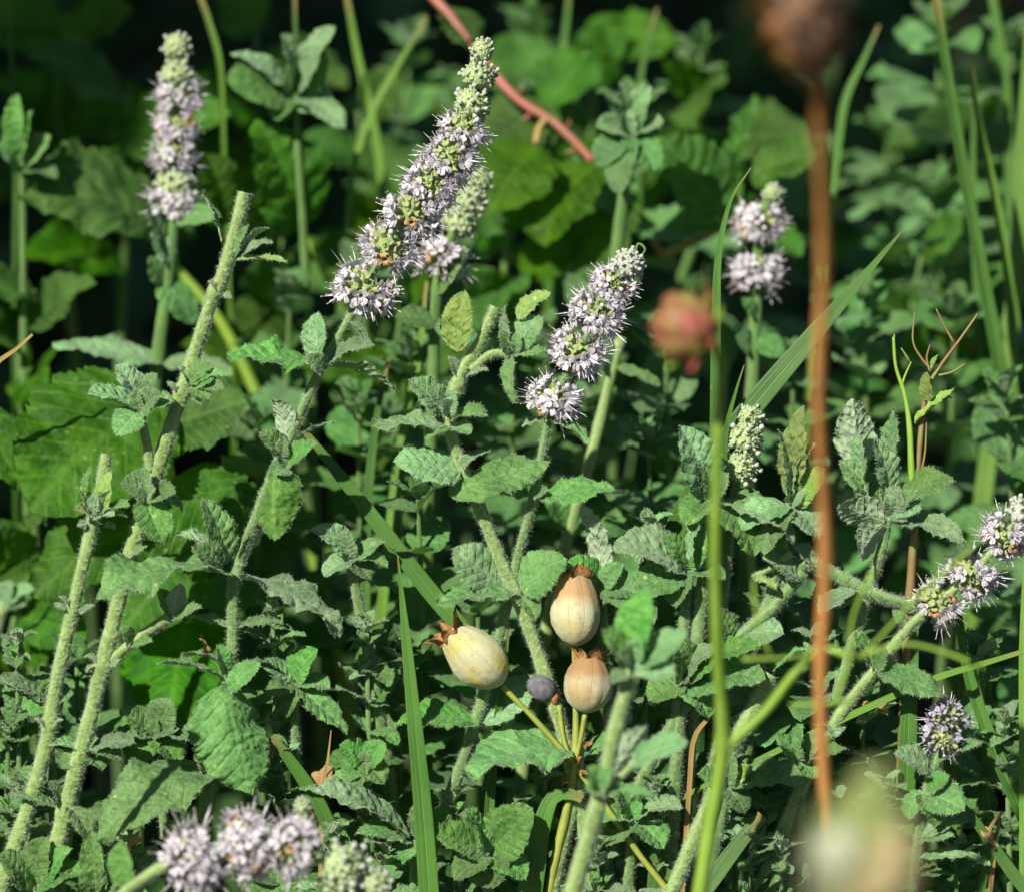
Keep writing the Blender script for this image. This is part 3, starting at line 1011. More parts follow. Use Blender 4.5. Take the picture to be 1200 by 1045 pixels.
def shoot(label, top, lean=(0, 0), n=4, L=75, gap=75, kind='far', r=(2.6, 5), group='mint shoots standing behind', tuft=True, mat='stem_far', joined=True, flowers=None, up=28, wmul=1.3):
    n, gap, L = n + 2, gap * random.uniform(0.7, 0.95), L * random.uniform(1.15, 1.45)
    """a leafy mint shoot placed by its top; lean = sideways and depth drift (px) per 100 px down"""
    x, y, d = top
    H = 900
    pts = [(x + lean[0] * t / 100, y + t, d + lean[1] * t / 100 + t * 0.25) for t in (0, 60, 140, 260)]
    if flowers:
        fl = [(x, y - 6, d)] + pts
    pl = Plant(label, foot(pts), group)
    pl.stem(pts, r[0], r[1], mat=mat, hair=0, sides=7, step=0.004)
    w = smooth_path(to_ground([P(*p) for p in pts]), 0.001)
    s = np.concatenate([[0], np.cumsum(np.linalg.norm(np.diff(w, axis=0), axis=1))])
    az = random.uniform(0, 3.14)
    dist = gap * 0.35 * PX
    for k in range(n):
        if dist > s[-1] - 0.01:
            break
        i = int(np.searchsorted(s, dist))
        p = Vector(w[i])
        ax = Vector(w[max(0, i - 3)] - w[min(len(w) - 1, i + 3)]).normalized()
        xx = ax.orthogonal().normalized()
        yy = ax.cross(xx)
        LL = L * PX * min(1.0, 0.6 + 0.22 * k) * random.uniform(0.75, 1.2)
        for q in (0, math.pi):
            a = az + q + random.uniform(-.2, .2)
            out = xx * math.cos(a) + yy * math.sin(a)
            el = R(up + random.uniform(-26, 26) - 8 * k)
            dd = ax * math.sin(el) + out * math.cos(el)
            nn = ax * math.cos(el) - out * math.sin(el) + Vector((random.uniform(-.3, .3), random.uniform(-.3, .1), 0.2))
            put_leaf(pl.root, p, dd, nn, LL, kind, wmul=wmul)
        if k < 3 and kind in ('near', 'grey'):
            pl.tuft(p, (ax + Vector((random.uniform(-.6, .6), -0.4, 0.2))), 4, L * 0.4)
        az += math.pi / 2
        dist += gap * PX * random.uniform(0.85, 1.2)
    if tuft:
        ax = (P(*pts[0]) - P(*pts[1])).normalized()
        pl.tuft(P(*pts[0]), ax, 5, L * 0.5, kind if kind == 'far' else 'small', (20, 60))
    return pl

# ================================================================== THE SETTING
def ground():
    n = 60
    xs = np.sinh(np.linspace(-5, 5, n)) / math.sinh(5) * 40
    X, Y = np.meshgrid(xs, xs + 0.5, indexing='ij')
    Z = np.array([[0.006 * noise.noise((x * 9, y * 9, 0)) for x, y in zip(a, b)] for a, b in zip(X, Y)]) - 0.004
    v = np.stack([X, Y, Z], -1).reshape(-1, 3)
    me = mesh('ground', v, grid_faces(n, n), [M['soil']])
    o = bpy.data.objects.new('ground', me)
    COL.objects.link(o)
    o['kind'] = 'structure'


ground()


def undergrowth(name, n, area, zr, size, mat, seed, lean=0.8):
    """dense low leaves nobody could count"""
    r = np.random.default_rng(seed)
    us = np.linspace(-1, 1, 5)
    vs = np.linspace(0, 1, 6)
    V, U = np.meshgrid(vs, us, indexing='ij')
    prof = np.maximum(0.04, (V ** 0.5) * ((1 - V) ** 0.7) * 1.86)
    bx = U * prof * 0.30
    by = V
    bz = 0.12 * np.abs(U) * prof - 0.35 * (V - 0.3) ** 2
    B = np.stack([bx, by, bz], -1).reshape(-1, 3)
    uvb = np.stack([(U + 1) / 2, V], -1).reshape(-1, 2)
    fb = np.array(grid_faces(6, 5))
    x = r.uniform(area[0], area[1], n)
    y = r.uniform(area[2], area[3], n)
    hz = zr(x, y)
    z = hz * r.uniform(0.05, 1.0, n) ** 0.8
    az = r.uniform(0, 6.283, n)
    el = r.normal(0.1, 0.45, n)
    d = np.stack([np.cos(az) * np.cos(el), np.sin(az) * np.cos(el), np.sin(el)], -1)
    up = np.stack([r.normal(0, lean * 0.5, n), r.normal(-0.2, lean * 0.5, n), np.ones(n)], -1)
    up -= d * (up * d).sum(1)[:, None]
    up /= np.linalg.norm(up, axis=1)[:, None]
    xx = np.cross(d, up)
    L = size * r.uniform(0.6, 1.4, n)
    W = r.uniform(0.8, 1.3, n)
    v = (np.stack([x, y, z], -1)[:, None, :] + L[:, None, None] * (B[None, :, 0:1] * W[:, None, None] * xx[:, None, :] + B[None, :, 1:2] * d[:, None, :] + B[None, :, 2:3] * up[:, None, :]))
    f = (fb[None] + (np.arange(n) * len(B))[:, None, None]).reshape(-1, 4)
    me = mesh(name, v.reshape(-1, 3), f.tolist(), [M[mat]], None, np.tile(uvb, (n, 1)))
    o = bpy.data.objects.new(name, me)
    COL.objects.link(o)
    o['kind'] = 'stuff'
    return o


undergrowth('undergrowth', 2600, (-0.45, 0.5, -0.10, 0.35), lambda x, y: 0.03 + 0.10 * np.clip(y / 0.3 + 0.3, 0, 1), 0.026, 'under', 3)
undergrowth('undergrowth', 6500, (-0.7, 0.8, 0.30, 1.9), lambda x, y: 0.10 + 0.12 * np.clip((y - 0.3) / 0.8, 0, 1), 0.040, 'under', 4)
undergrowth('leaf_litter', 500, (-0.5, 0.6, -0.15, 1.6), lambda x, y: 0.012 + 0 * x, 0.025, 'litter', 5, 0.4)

# added bramble bank, unseen left of the view, to shade the hollow behind
undergrowth('added_shade_thicket', 9000, (-1.3, -0.40, -0.95, 1.5), lambda x, y: 1.5 * np.clip((-0.36 - x) / 0.08, 0.3, 1) * np.where(y > -0.15 + 1.28 * (x + 0.42), 1, 0.12), 0.085, 'under', 6)
UPV = Vector((0, 0, 1))
BALD = ((CAM_POS - TARGET).normalized() * 0.75 + Vector((0.12, 0, 0.62))).normalized()

# ================================================================== CENTRE: the tall flowering shoot (left of centre)
s = [(568, 50, 0), (554, 124, 0), (529, 181, 0), (482, 248, 0), (427, 337, 0), (408, 375, 0), (372, 440, 0), (343, 505, 0), (302, 600, 0), (275, 680, 0), (271, 770, 0), (255, 880, 5), (240, 960, 10)]
pl = Plant('tallest lilac mint flower spike, leaning right above a slim leafy green stem', foot(s))
pl.stem(s, 3, 10.5, mat='stem_green', hair=1.6, nodes=(0.435, 0.555, 0.71, 0.83))
spike(pl, [(565, 60, 0, 15, 'bud', 1.2), (561, 90, 0, 22, 'bud', 0.85), (553, 123, 0, 24, 'bud', 1.0), (543, 152, 0, 32, 'flower'), (528, 184, -4, 36, 'flower'),
           (505, 216, -4, 36, 'flower'), (482, 251, -6, 38, 'flower'), (456, 290, -6, 40, 'flower'), (427, 339, -8, 42, 'flower')], bald=BALD, seed=3, n=40, bald_t=0.70)
# first leaf pair with its axillary leaves
pl.leaf((367, 428, -4), (266, 414, -40), 40, 58, 0.5, 0.35, 'mint', ripple=0.06, twist=0.5)
pl.leaf((371, 425, 0), (373, 366, -8), 34, 40, 0.9, 0.5, 'mint_grey', twist=-0.4)
pl.leaf((382, 430, -2), (466, 460, -12), 30, 100, 0.7, 0.4, 'mint', twist=0.3)
pl.leaf((388, 424, -4), (438, 404, -25), 26, 62, 0.8, 0.5, 'mint_grey')
pl.leaf((380, 434, -6), (358, 418, -26), 22, 20, 0.8, 0.5, 'mint_grey')
pl.leaf((408, 378, -6), (428, 400, -18), 14, 70, 0.8, 0.4, 'mint_fresh')
# second node
pl.leaf((336, 512, -4), (321, 467, -18), 27, 150, 1.0, 0.4, 'mint_grey', twist=0.5)
pl.leaf((349, 514, 4), (392, 494, 2), 15, 95, 0.5, 0.3, 'mint_grey')
pl.leaf((334, 540, -8), (304, 507, -20), 30, 40, 0.8, 0.4, 'mint')
pl.leaf((336, 544, -10), (371, 520, -22), 26, 45, 1.2, 0.5, 'mint_fresh')
pl.leaf((331, 534, -14), (333, 512, -24), 14, 20, 0.8, 0.5, 'mint_fresh')
pl.leaf((338, 548, -12), (318, 552, -26), 22, 30, 0.9, 0.4, 'mint')
pl.leaf((324, 538, -10), (322, 633, -22), 56, 22, 0.35, -0.55, 'mint', twist=0.5, ripple=0.04, label='hanging mint leaf folded along its middle, dotted with pale specks')
# third node: the two big drooping leaves
pl.leaf((272, 672, -6), (113, 705, -70), 62, 64, 0.9, 0.3, 'mint', ripple=0.07, twist=0.35, pleat=0.022)
pl.leaf((281, 676, -6), (398, 746, -45), 58, 68, 0.9, 0.3, 'mint_grey', ripple=0.05, twist=-0.5)
pl.leaf((266, 660, -8), (237, 583, -22), 38, 35, 0.8, 0.4, 'mint')
pl.leaf((262, 652, -10), (204, 627, -30), 26, 70, 0.6, 0.4, 'mint_grey')
pl.leaf((258, 664, -20), (225, 640, -44), 28, 20, 0.8, 0.4, 'mint')
pl.leaf((284, 664, 6), (312, 620, 12), 36, 110, 0.5, 0.3, 'mint_grey')
pl.leaf((262, 668, -6), (232, 655, -34), 18, 40, 0.7, 0.4, 'mint_fresh')
# fourth node
pl.leaf((262, 800, -8), (296, 930, -40), 90, 18, 0.7, -0.35, 'mint', twist=-0.3, ripple=0.05, pleat=0.022, label='broad drooping mint leaf, one half in shadow, sprinkled with pale specks')
pl.leaf((262, 796, -4), (184, 776, -30), 26, 84, 0.5, 0.4, 'mint')
pl.leaf((264, 790, -8), (254, 755, -18), 22, 40, 0.7, 0.5, 'mint')
pl.leaf((268, 806, -14), (306, 776, -30), 28, 35, 1.0, 0.4, 'mint')
pl.leaf((276, 735, 0), (331, 731, -14), 17, 60, 0.7, 0.4, 'mint')
pl.leaf((268, 735, 4), (222, 722, 8), 26, 75, 0.5, 0.3, 'mint_grey')
pl.leaf((264, 780, 6), (212, 768, 16), 26, 85, 0.6, 0.4, 'mint_grey')
# fifth node
pl.leaf((247, 900, -6), (112, 985, -60), 78, 40, 0.9, 0.25, 'mint', ripple=0.06, twist=0.3, pleat=0.022, label='large quilted mint leaf reaching down to the left near the bottom edge')
pl.leaf((242, 905, -14), (232, 876, -24), 22, 35, 0.7, 0.5, 'mint_fresh')
pl.leaf((256, 900, 8), (330, 960, 20), 50, 80, 0.7, 0.3, 'mint')
pl.leaf((250, 900, -16), (282, 890, -34), 22, 40, 0.8, 0.4, 'mint_fresh')

# ================================================================== LEFT: the long cut stem
s = [(287, 226, 0), (262, 320, 0), (249, 350, 0), (213, 460, 0), (181, 560, 0), (150, 660, 0), (108, 830, -4), (66, 990, -10)]
pl = Plant('long pale green cut stem, bare topped, rising from lower left to the blurred leaves', foot(s), 'cut mint stems')
pl.stem(s, 9.5, 12.5, hair=2.2, nodes=(0.155, 0.31, 0.49, 0.73, 0.95), cut=True)
pl.leaf((259, 284, -6), (238, 228, -12), 10, 80, 0.2, 0.6, 'mint_fresh', hair=0.6)
pl.leaf((276, 306, -4), (337, 306, -16), 11, 70, 0.3, 0.6, 'mint_yellow')
pl.leaf((284, 300, -2), (320, 285, -10), 16, 66, 0.9, 0.5, 'mint_grey')
pl.leaf((276, 300, -4), (291, 264, -6), 10, 40, 1.0, 0.5, 'mint_fresh')
pl.leaf((278, 298, 6), (315, 268, 12), 26, 100, 0.5, 0.3, 'mint_grey')
for b, t, w, a in (((222, 448, -8), (250, 428, -18), 22, 40), ((225, 452, -12), (268, 440, -24), 20, 60), ((222, 455, -14), (246, 468, -30), 20, 40), ((230, 450, -16), (250, 444, -34), 18, 20),
                   ((218, 446, -6), (208, 430, -12), 13, 60), ((238, 452, -18), (262, 456, -34), 18, 30)):
    pl.leaf(b, t, w, a, 0.9, 0.5, 'mint_fresh', hair=0.9)
# side shoot with a rosette, left of the stem
pl.stem([(164, 484, -10), (172, 520, -6), (176, 552, -3)], 6, 7, hair=1.6, ground=False)
pl.leaf((160, 478, -12), (103, 462, -40), 30, 62, 0.7, 0.4, 'mint_grey')
pl.leaf((165, 470, -8), (136, 428, -12), 34, 40, 0.7, 0.4, 'mint_grey')
pl.leaf((168, 470, -12), (184, 438, -20), 25, 45, 0.8, 0.5, 'mint')
pl.leaf((162, 482, -18), (136, 510, -40), 36, 25, 0.8, 0.3, 'mint')
pl.leaf((168, 488, -14), (203, 470, -30), 36, 62, 0.6, 0.5, 'mint')
pl.leaf((166, 478, -22), (190, 462, -44), 26, 30, 0.9, 0.5, 'mint_grey')
pl.leaf((164, 478, -22), (162, 456, -30), 16, 30, 0.8, 0.6, 'mint_fresh')
# rosette at the next node
pl.leaf((174, 580, -16), (142, 566, -34), 34, 38, 0.9, 0.3, 'mint')
pl.leaf((174, 578, -16), (171, 547, -28), 28, 38, 1.0, 0.5, 'mint')
pl.leaf((178, 580, -16), (205, 578, -34), 30, 45, 0.9, 0.4, 'mint')
pl.leaf((174, 578, -22), (176, 562, -34), 18, 30, 0.9, 0.5, 'mint_fresh')
pl.leaf((174, 580, -24), (182, 572, -38), 16, 40, 0.9, 0.5, 'mint_fresh')
pl.leaf((170, 586, -20), (192, 637, -46), 44, 28, 0.5, 0.3, 'mint')
pl.leaf((182, 574, -4), (214, 600, 6), 30, 70, 0.6, 0.3, 'mint')
pl.leaf((150, 655, -14), (172, 640, -24), 12, 70, 0.4, 0.4, 'mint_fresh')
# side branch to the right
pl.stem([(200, 722, -18), (165, 745, -10), (126, 776, -2)], 8, 7, hair=1.4, ground=False, mat='stem')
pl.leaf((204, 722, -20), (213, 684, -30), 24, 160, 0.8, 0.3, 'mint_grey')
pl.leaf((200, 720, -16), (184, 690, -22), 26, 50, 0.7, 0.3, 'mint')
pl.leaf((204, 724, -24), (236, 712, -44), 22, 60, 0.7, 0.4, 'mint_fresh')
pl.leaf((150, 755, -16), (143, 736, -30), 20, 50, 0.8, 0.4, 'mint')
pl.leaf((155, 756, -18), (178, 752, -34), 16, 60, 0.6, 0.4, 'mint')
pl.leaf((72, 950, -12), (58, 915, -14), 22, 60, 0.7, 0.4, 'mint_fresh')
pl.leaf((82, 945, -14), (104, 990, -32), 32, 40, 1.4, 0.4, 'mint_fresh')
pl.leaf((64, 945, -8), (10, 930, -10), 26, 70, 0.6, 0.3, 'mint')
def scraps(pl, spots):
    for x, y, dx, dy in spots:
        pl.leaf((x, y, -10), (x + dx, y + dy, -14), 7, random.uniform(20, 80), 1.2, 0.6, 'mint_yellow' if x % 2 else 'mint_grey', hair=0.8, serr=0.3)


scraps(pl, ((112, 774, -12, -6), (130, 780, 10, -8), (110, 780, -8, 7), (206, 456, -10, -8), (226, 468, 9, 6), (252, 338, -8, -8), (262, 346, 9, 3)))


# ---- the shorter cut stem at the left
s = [(125, 532, 0), (110, 606, 0), (86, 710, 0), (66, 800, 0), (52, 880, 0), (28, 960, 0), (5, 1030, 0)]
pl = Plant('shorter hairy cut stem at far left with a tuft of small leaves near its top', foot(s), 'cut mint stems')
pl.stem(s, 8, 12, hair=2.4, nodes=(0.155, 0.365, 0.63), cut=True)
for b, t, w, a, mt in (((110, 605, -6), (104, 548, -8), 16, 70, 'mint_fresh'), ((116, 603, -10), (130, 552, -16), 24, 40, 'mint_yellow'), ((106, 604, -8), (90, 570, -16), 18, 60, 'mint_yellow'),
                       ((108, 607, -12), (88, 597, -34), 18, 70, 'mint_yellow'), ((116, 606, -12), (152, 592, -30), 22, 75, 'mint_fresh'), ((118, 604, -16), (128, 574, -28), 18, 130, 'mint_grey'),
                       ((114, 606, -18), (134, 604, -40), 18, 60, 'mint_grey'), ((108, 602, -14), (112, 576, -24), 14, 30, 'mint_grey'), ((120, 604, -8), (148, 606, -22), 14, 80, 'mint_yellow')):
    pl.leaf(b, t, w, a, 0.6, 0.45, mt)
scraps(pl, ((76, 714, -10, -4), (94, 718, 11, -8), (78, 708, -8, -9), (100, 612, -9, 4), (124, 614, 11, 5), (50, 848, -9, -6), (65, 850, 8, -7)))
pl.leaf((72, 712, -10), (64, 706, -14), 6, 40, 0.5, 0.4, 'mint_yellow', hair=0.6)
pl.leaf((98, 716, -10), (110, 708, -14), 6, 40, 0.5, 0.4, 'mint_grey', hair=0.6)

# ---- rosettes low at the left
def rosette(label, c, leaves, stem_to, r=5, mat='mint', group='low mint rosettes between the stems', hair=0.9):
    """leaves: (tip dx, tip dy, width, a [, material])"""
    pts = [c, (c[0] + stem_to[0] * 0.5, c[1] + stem_to[1] * 0.5, c[2] + 6), (c[0] + stem_to[0], c[1] + stem_to[1], c[2] + 14)]
    p = Plant(label, foot(pts), group)
    p.stem(pts, r if hair else r * 0.55, r + 2 if hair else r * 0.7, hair=1.2 if hair else 0, mat='stem_green' if hair else 'stem_far')
    for i, q in enumerate(leaves):
        mt = q[4] if len(q) > 4 else mat
        ln = math.hypot(q[0], q[1])
        p.leaf((c[0] + q[0] * 0.06, c[1] + q[1] * 0.06, c[2] - i * 1.5), (c[0] + q[0], c[1] + q[1], c[2] - 0.35 * ln - i * 1.5), q[2], q[3], random.uniform(0.5, 1.1), random.uniform(0.25, 0.5), mt, hair=hair,
               far=hair == 0, twist=random.uniform(-.25, .25))
    return p


rosette('small grey mint rosette at the left edge behind the short cut stem', (56, 822, 22), [(-56, -30, 32, 55, 'mint_grey'), (-6, -24, 28, 30), (30, -10, 30, 45), (-22, 14, 28, 40), (14, 12, 24, 30), (-8, -14, 14, 40, 'mint_fresh')], (6, 120))
rosette('mint rosette with two broad grey leaves between the two cut stems', (98, 878, 10), [(60, -8, 34, 62, 'mint_grey'), (0, -30, 34, 40), (-40, -6, 30, 66), (22, 24, 30, 45), (-26, 22, 28, 35), (16, -14, 18, 40, 'mint_fresh'), (44, 14, 34, 66)], (-20, 110))
rosette('soft mint rosette behind, right of the long cut stem near bottom', (180, 862, 55), [(20, -44, 44, 25), (-40, -30, 36, 40), (58, 6, 34, 62, 'mint_grey'), (-20, 36, 44, 35), (28, 34, 40, 40), (-54, 10, 30, 66), (4, -20, 18, 30, 'mint_fresh'), (30, -8, 28, 60)], (14, 120), hair=0.5)
rosette('dark mint rosette filling the bottom left corner', (40, 1040, -6), [(-40, -40, 44, 45), (16, -60, 40, 35), (60, -20, 40, 55), (-10, -28, 26, 40), (44, -46, 34, 40)], (6, 60))
rosette('bright upright mint leaves at the bottom edge beside the drooping leaf', (112, 1060, -14), [(-4, -88, 34, 20, 'mint_fresh'), (40, -50, 30, 45), (-44, -40, 34, 45), (62, -14, 30, 60), (20, -62, 22, 60)], (4, 60))
rosette('lit mint rosette right of the drooping leaf, half way along the bottom', (428, 892, 40), [(-30, -20, 34, 30), (24, -22, 32, 30, 'mint_fresh'), (-24, 22, 32, 30), (22, 26, 34, 30, 'mint_fresh'), (0, -12, 16, 30, 'mint_fresh'), (-10, 38, 26, 40)], (0, 110), hair=0.5)
rosette('grey shaded mint rosette right of the broad drooping leaf', (346, 800, 50), [(-40, -24, 34, 50, 'mint_grey'), (40, 6, 34, 60), (-10, 40, 34, 40), (26, -40, 36, 40), (60, 60, 36, 50), (-34, 14, 26, 40)], (0, 120), hair=0.5)
rosette('grey mint rosette right of the two big drooping leaves', (410, 655, 60), [(-46, -36, 32, 40, 'mint_grey'), (40, -20, 30, 60), (-30, 20, 36, 50, 'mint_grey'), (24, 24, 32, 40), (-6, -38, 30, 30, 'mint_grey'), (44, 10, 24, 60)], (24, 120), hair=0.5, r=7)

# ================================================================== CENTRE: cut stem with a woolly crown
s = [(581, 360, 0), (562, 402, 0), (540, 440, 0), (526, 490, -4), (540, 545, -4), (560, 590, 0), (590, 665, 0), (612, 715, 0), (637, 785, 4), (660, 860, 10), (676, 930, 16)]
pl = Plant('cut woolly mint stem at centre with yellow leaf and broad pale leaf pair', foot(s), 'cut mint stems')
pl.stem(s, 8.5, 10.5, hair=2.4, nodes=(0.17, 0.25, 0.36), cut=True, mat='stem')
pl.leaf((536, 412, -8), (545, 341, -14), 38, 22, 0.5, 0.3, 'mint_yellow', twist=-0.4, label='yellowing mint leaf held upright beside the cut stem')
pl.leaf((534, 440, -4), (526, 418, -8), 14, 50, 0.6, 0.4, 'mint_grey')
pl.leaf((548, 440, -8), (572, 434, -20), 14, 70, 0.5, 0.4, 'mint_grey')
pl.leaf((522, 498, -8), (436, 500, -40), 34, 66, 0.6, 0.3, 'mint_grey', ripple=0.05)
pl.leaf((520, 482, -8), (479, 446, -22), 38, 45, 0.8, 0.3, 'mint_grey')
pl.leaf((523, 478, -14), (500, 456, -30), 24, 40, 0.8, 0.4, 'mint_grey')
pl.leaf((524, 486, -12), (530, 456, -20), 26, 30, 0.8, 0.4, 'mint_grey')
pl.leaf((530, 495, -10), (572, 488, -30), 26, 65, 1.4, 0.5, 'mint')
pl.leaf((526, 500, -14), (500, 514, -36), 24, 60, 0.8, 0.3, 'mint_fresh')
pl.leaf((532, 500, -14), (552, 508, -34), 20, 45, 0.8, 0.4, 'mint_fresh')
pl.leaf((524, 484, -18), (516, 470, -32), 20, 30, 0.9, 0.5, 'mint_grey')
pl.leaf((540, 551, -10), (461, 541, -34), 58, 52, 0.5, 0.15, 'mint_grey', ripple=0.03, label='left leaf of the broad pale pair, crossed by a shadow')
pl.leaf((526, 580, -24), (645, 541, -8), 56, 50, 0.35, 0.12, 'mint', ripple=0.03, pleat=0.022, label='right leaf of the broad pale pair, quilted and lit')
pl.leaf((541, 548, -16), (552, 535, -26), 13, 40, 0.6, 0.5, 'mint_fresh')
pl.leaf((545, 545, 6), (575, 528, 14), 36, 80, 0.5, 0.3, 'mint_grey')
# side branch, right
pl.stem([(594, 414, -8), (574, 416, -4), (552, 434, -2)], 6, 6.5, hair=1.6, ground=False)
pl.leaf((602, 412, -10), (594, 357, -14), 22, 68, 0.5, 0.5, 'mint_grey')
pl.leaf((606, 374, -8), (645, 344, -18), 24, 50, 0.5, 0.4, 'mint_yellow')
pl.leaf((603, 410, -10), (636, 372, -18), 34, 30, 0.5, 0.2, 'mint_grey')
pl.leaf((600, 414, -12), (586, 388, -24), 22, 30, 0.8, 0.4, 'mint_fresh')
pl.leaf((604, 414, -12), (640, 412, -26), 22, 55, 0.6, 0.4, 'mint')
pl.leaf((600, 416, -14), (606, 472, -26), 18, 40, 1.3, 0.5, 'mint_fresh')
pl.leaf((604, 412, -16), (608, 390, -26), 14, 30, 0.8, 0.4, 'mint_fresh')
# lower leaves
pl.leaf((590, 690, 2), (530, 643, -10), 58, 30, 0.5, 0.3, 'mint_grey')
pl.leaf((606, 694, -6), (512, 708, -40), 40, 62, 0.6, 0.3, 'mint')
pl.leaf((610, 690, -6), (664, 655, -18), 56, 35, 0.5, 0.25, 'mint')
pl.leaf((608, 700, -10), (628, 726, -26), 24, 40, 0.7, 0.4, 'mint_fresh')

# ================================================================== CENTRE RIGHT: second flower spike
s = [(742, 296, 0), (718, 333, 0), (678, 413, 0), (650, 466, 0), (640, 505, 0), (626, 580, 0), (606, 655, 4), (585, 745, 10), (553, 860, 16), (512, 975, 22)]
pl = Plant('second lilac mint spike, right of centre, its curled tip drying', foot(s))
pl.stem(s, 4, 9.5, hair=1.8, nodes=(0.425,), mat='stem_green')
spike(pl, [(737, 310, 0, 19, 'lilac', 1.0), (718, 334, 0, 30, 'flower'), (699, 368, -4, 36, 'flower'), (677, 413, -6, 38, 'flower'), (650, 466, -8, 37, 'flower')], bald=BALD, bald_t=0.80, seed=40, n=44)
pl.stem([(744, 300, 0), (748, 286, -2), (756, 292, -4), (752, 300, -4)], 1.5, 1.2, hair=0, ground=False, mat='stem_far')
pl.leaf((644, 492, -8), (688, 521, -30), 22, 60, 0.6, 0.5, 'mint_fresh')
pl.leaf((640, 492, 4), (612, 500, 10), 12, 60, 0.6, 0.4, 'mint_grey')
pl.leaf((620, 580, 6), (552, 572, 2), 42, 66, 0.5, 0.3, 'mint')
pl.leaf((630, 581, -4), (721, 574, -22), 42, 56, 0.4, 0.25, 'mint', ripple=0.03, label='dark pointed leaf in the shade of the spike, only its middle lit')
pl.leaf((626, 582, -10), (642, 574, -20), 14, 50, 0.6, 0.4, 'mint')
pl.leaf((560, 848, 8), (463, 848, -10), 50, 60, 0.6, 0.3, 'mint')
pl.leaf((565, 846, 16), (640, 800, 20), 60, 50, 0.5, 0.3, 'mint_grey')

# ================================================================== LOWER CENTRE: leaves round the pods
s = [(683, 790, 14), (680, 860, 14), (672, 940, 14), (655, 1010, 16)]
pl = Plant('green mint shoot behind the seed pods with one broad lit leaf', foot(s), 'mint shoots in flower and leaf')
pl.stem(s, 7, 9, hair=1.8, mat='stem')
pl.leaf((668, 876, 8), (545, 902, -36), 78, 55, 0.7, 0.25, 'mint', ripple=0.06, pleat=0.022, label='broad quilted leaf below the round pod with a rolled grey edge')
pl.leaf((690, 880, 10), (735, 860, 0), 34, 60, 0.6, 0.3, 'mint')
rosette('mint rosette at the bottom centre with one tall lit leaf', (572, 1000, -4), [(52, -54, 62, 22), (-64, -24, 46, 40), (6, 40, 54, 20), (-10, -28, 24, 30, 'mint_fresh'), (-40, 30, 40, 40), (44, 30, 40, 30), (-26, -52, 34, 66)], (0, 60), r=7)
rosette('grey leaves of a low mint shoot left of the long grass blade', (486, 985, 16), [(-120, -58, 44, 62, 'mint_grey'), (40, -30, 36, 40), (-30, 34, 40, 40), (-70, -8, 34, 55), (18, -60, 24, 40)], (0, 70), r=7)
rosette('mint leaves shading the ground under the hairy foreground stem', (742, 960, 20), [(58, -14, 40, 66, 'mint_grey'), (-36, 30, 46, 40), (36, 34, 46, 45), (-20, -44, 34, 40), (10, -20, 20, 30, 'mint_fresh'), (-60, 4, 36, 60)], (-6, 80), r=7)
rosette('mint shoot with a pale folded leaf behind the tallest pod', (704, 690, 24), [(-22, -96, 30, 150, 'mint_grey'), (-40, -32, 40, 35), (44, 6, 40, 40), (26, -30, 26, 30, 'mint_fresh'), (-10, 30, 30, 30), (62, 40, 48, 40)], (10, 140), r=7)
rosette('broad dark mint leaves right of the tallest pod', (806, 668, 18), [(-88, -26, 58, 52, 'mint_grey'), (-60, 34, 52, 40), (20, -50, 36, 30), (44, 10, 34, 55), (-30, -40, 30, 40), (-14, 44, 36, 40)], (-10, 150), r=8)
rosette('pale mint leaves just left of the upright herb stem', (834, 585, 6), [(-38, -86, 54, 28, 'mint_grey'), (-26, 70, 24, 60, 'mint_grey'), (96, 52, 44, 70, 'mint_grey'), (50, 66, 52, 40), (-8, -40, 30, 40), (20, -30, 30, 40, 'mint_fresh'), (-30, 30, 40, 40)], (-14, 140), r=8)
rosette('lit mint leaves beneath the pods, half hidden by the foreground stem', (800, 800, 12), [(96, -4, 66, 40), (-10, -52, 46, 50), (40, -40, 40, 60, 'mint_grey'), (-40, 20, 44, 45), (30, 40, 46, 40), (90, -44, 44, 55)], (-8, 110), r=8)

# ================================================================== RIGHT: woolly rosette
s = [(1040, 600, 0), (1034, 640, 10), (1010, 720, 24), (985, 800, 36)]
pl = Plant('large woolly mint rosette at right below the dry herb', foot(s), 'mint shoots in flower and leaf')
pl.stem(s, 7, 9, hair=1.6, mat='stem_green')
for b, t, w, a, mt, c in (((1010, 545, 14), (1000, 468, 8), 52, 150, 'mint_grey', 0.5), ((1018, 585, 0), (1006, 490, -10), 30, 70, 'mint_grey', 0.4), ((1040, 590, -6), (1024, 512, -18), 34, 45, 'mint_grey', 0.5),
                       ((1030, 605, 2), (984, 540, 0), 40, 40, 'mint', 0.5), ((1050, 590, -4), (1119, 565, -30), 46, 55, 'mint', 0.8), ((1040, 608, -8), (1131, 634, -44), 40, 58, 'mint_grey', 0.5),
                       ((1036, 612, -6), (984, 592, -24), 46, 140, 'mint_grey', 0.6), ((1036, 615, -8), (1010, 655, -30), 38, 130, 'mint_grey', 0.8), ((1046, 600, -14), (1080, 596, -34), 36, 45, 'mint_grey', 1.0),
                       ((1044, 598, -16), (1054, 570, -28), 34, 35, 'mint_grey', 0.9), ((1048, 602, -20), (1072, 578, -36), 22, 30, 'mint_fresh', 0.9), ((1046, 604, -22), (1062, 610, -42), 20, 40, 'mint_grey', 0.9),
                       ((1046, 600, -20), (1040, 580, -32), 22, 25, 'mint_grey', 0.9), ((1050, 560, 10), (1048, 478, 20), 30, 60, 'mint', 0.4), ((1056, 610, 4), (1100, 612, -8), 30, 60, 'mint', 0.5)):
    pl.leaf(b, t, w, a, c, 0.35, mt, hair=1.3, ripple=0.03)
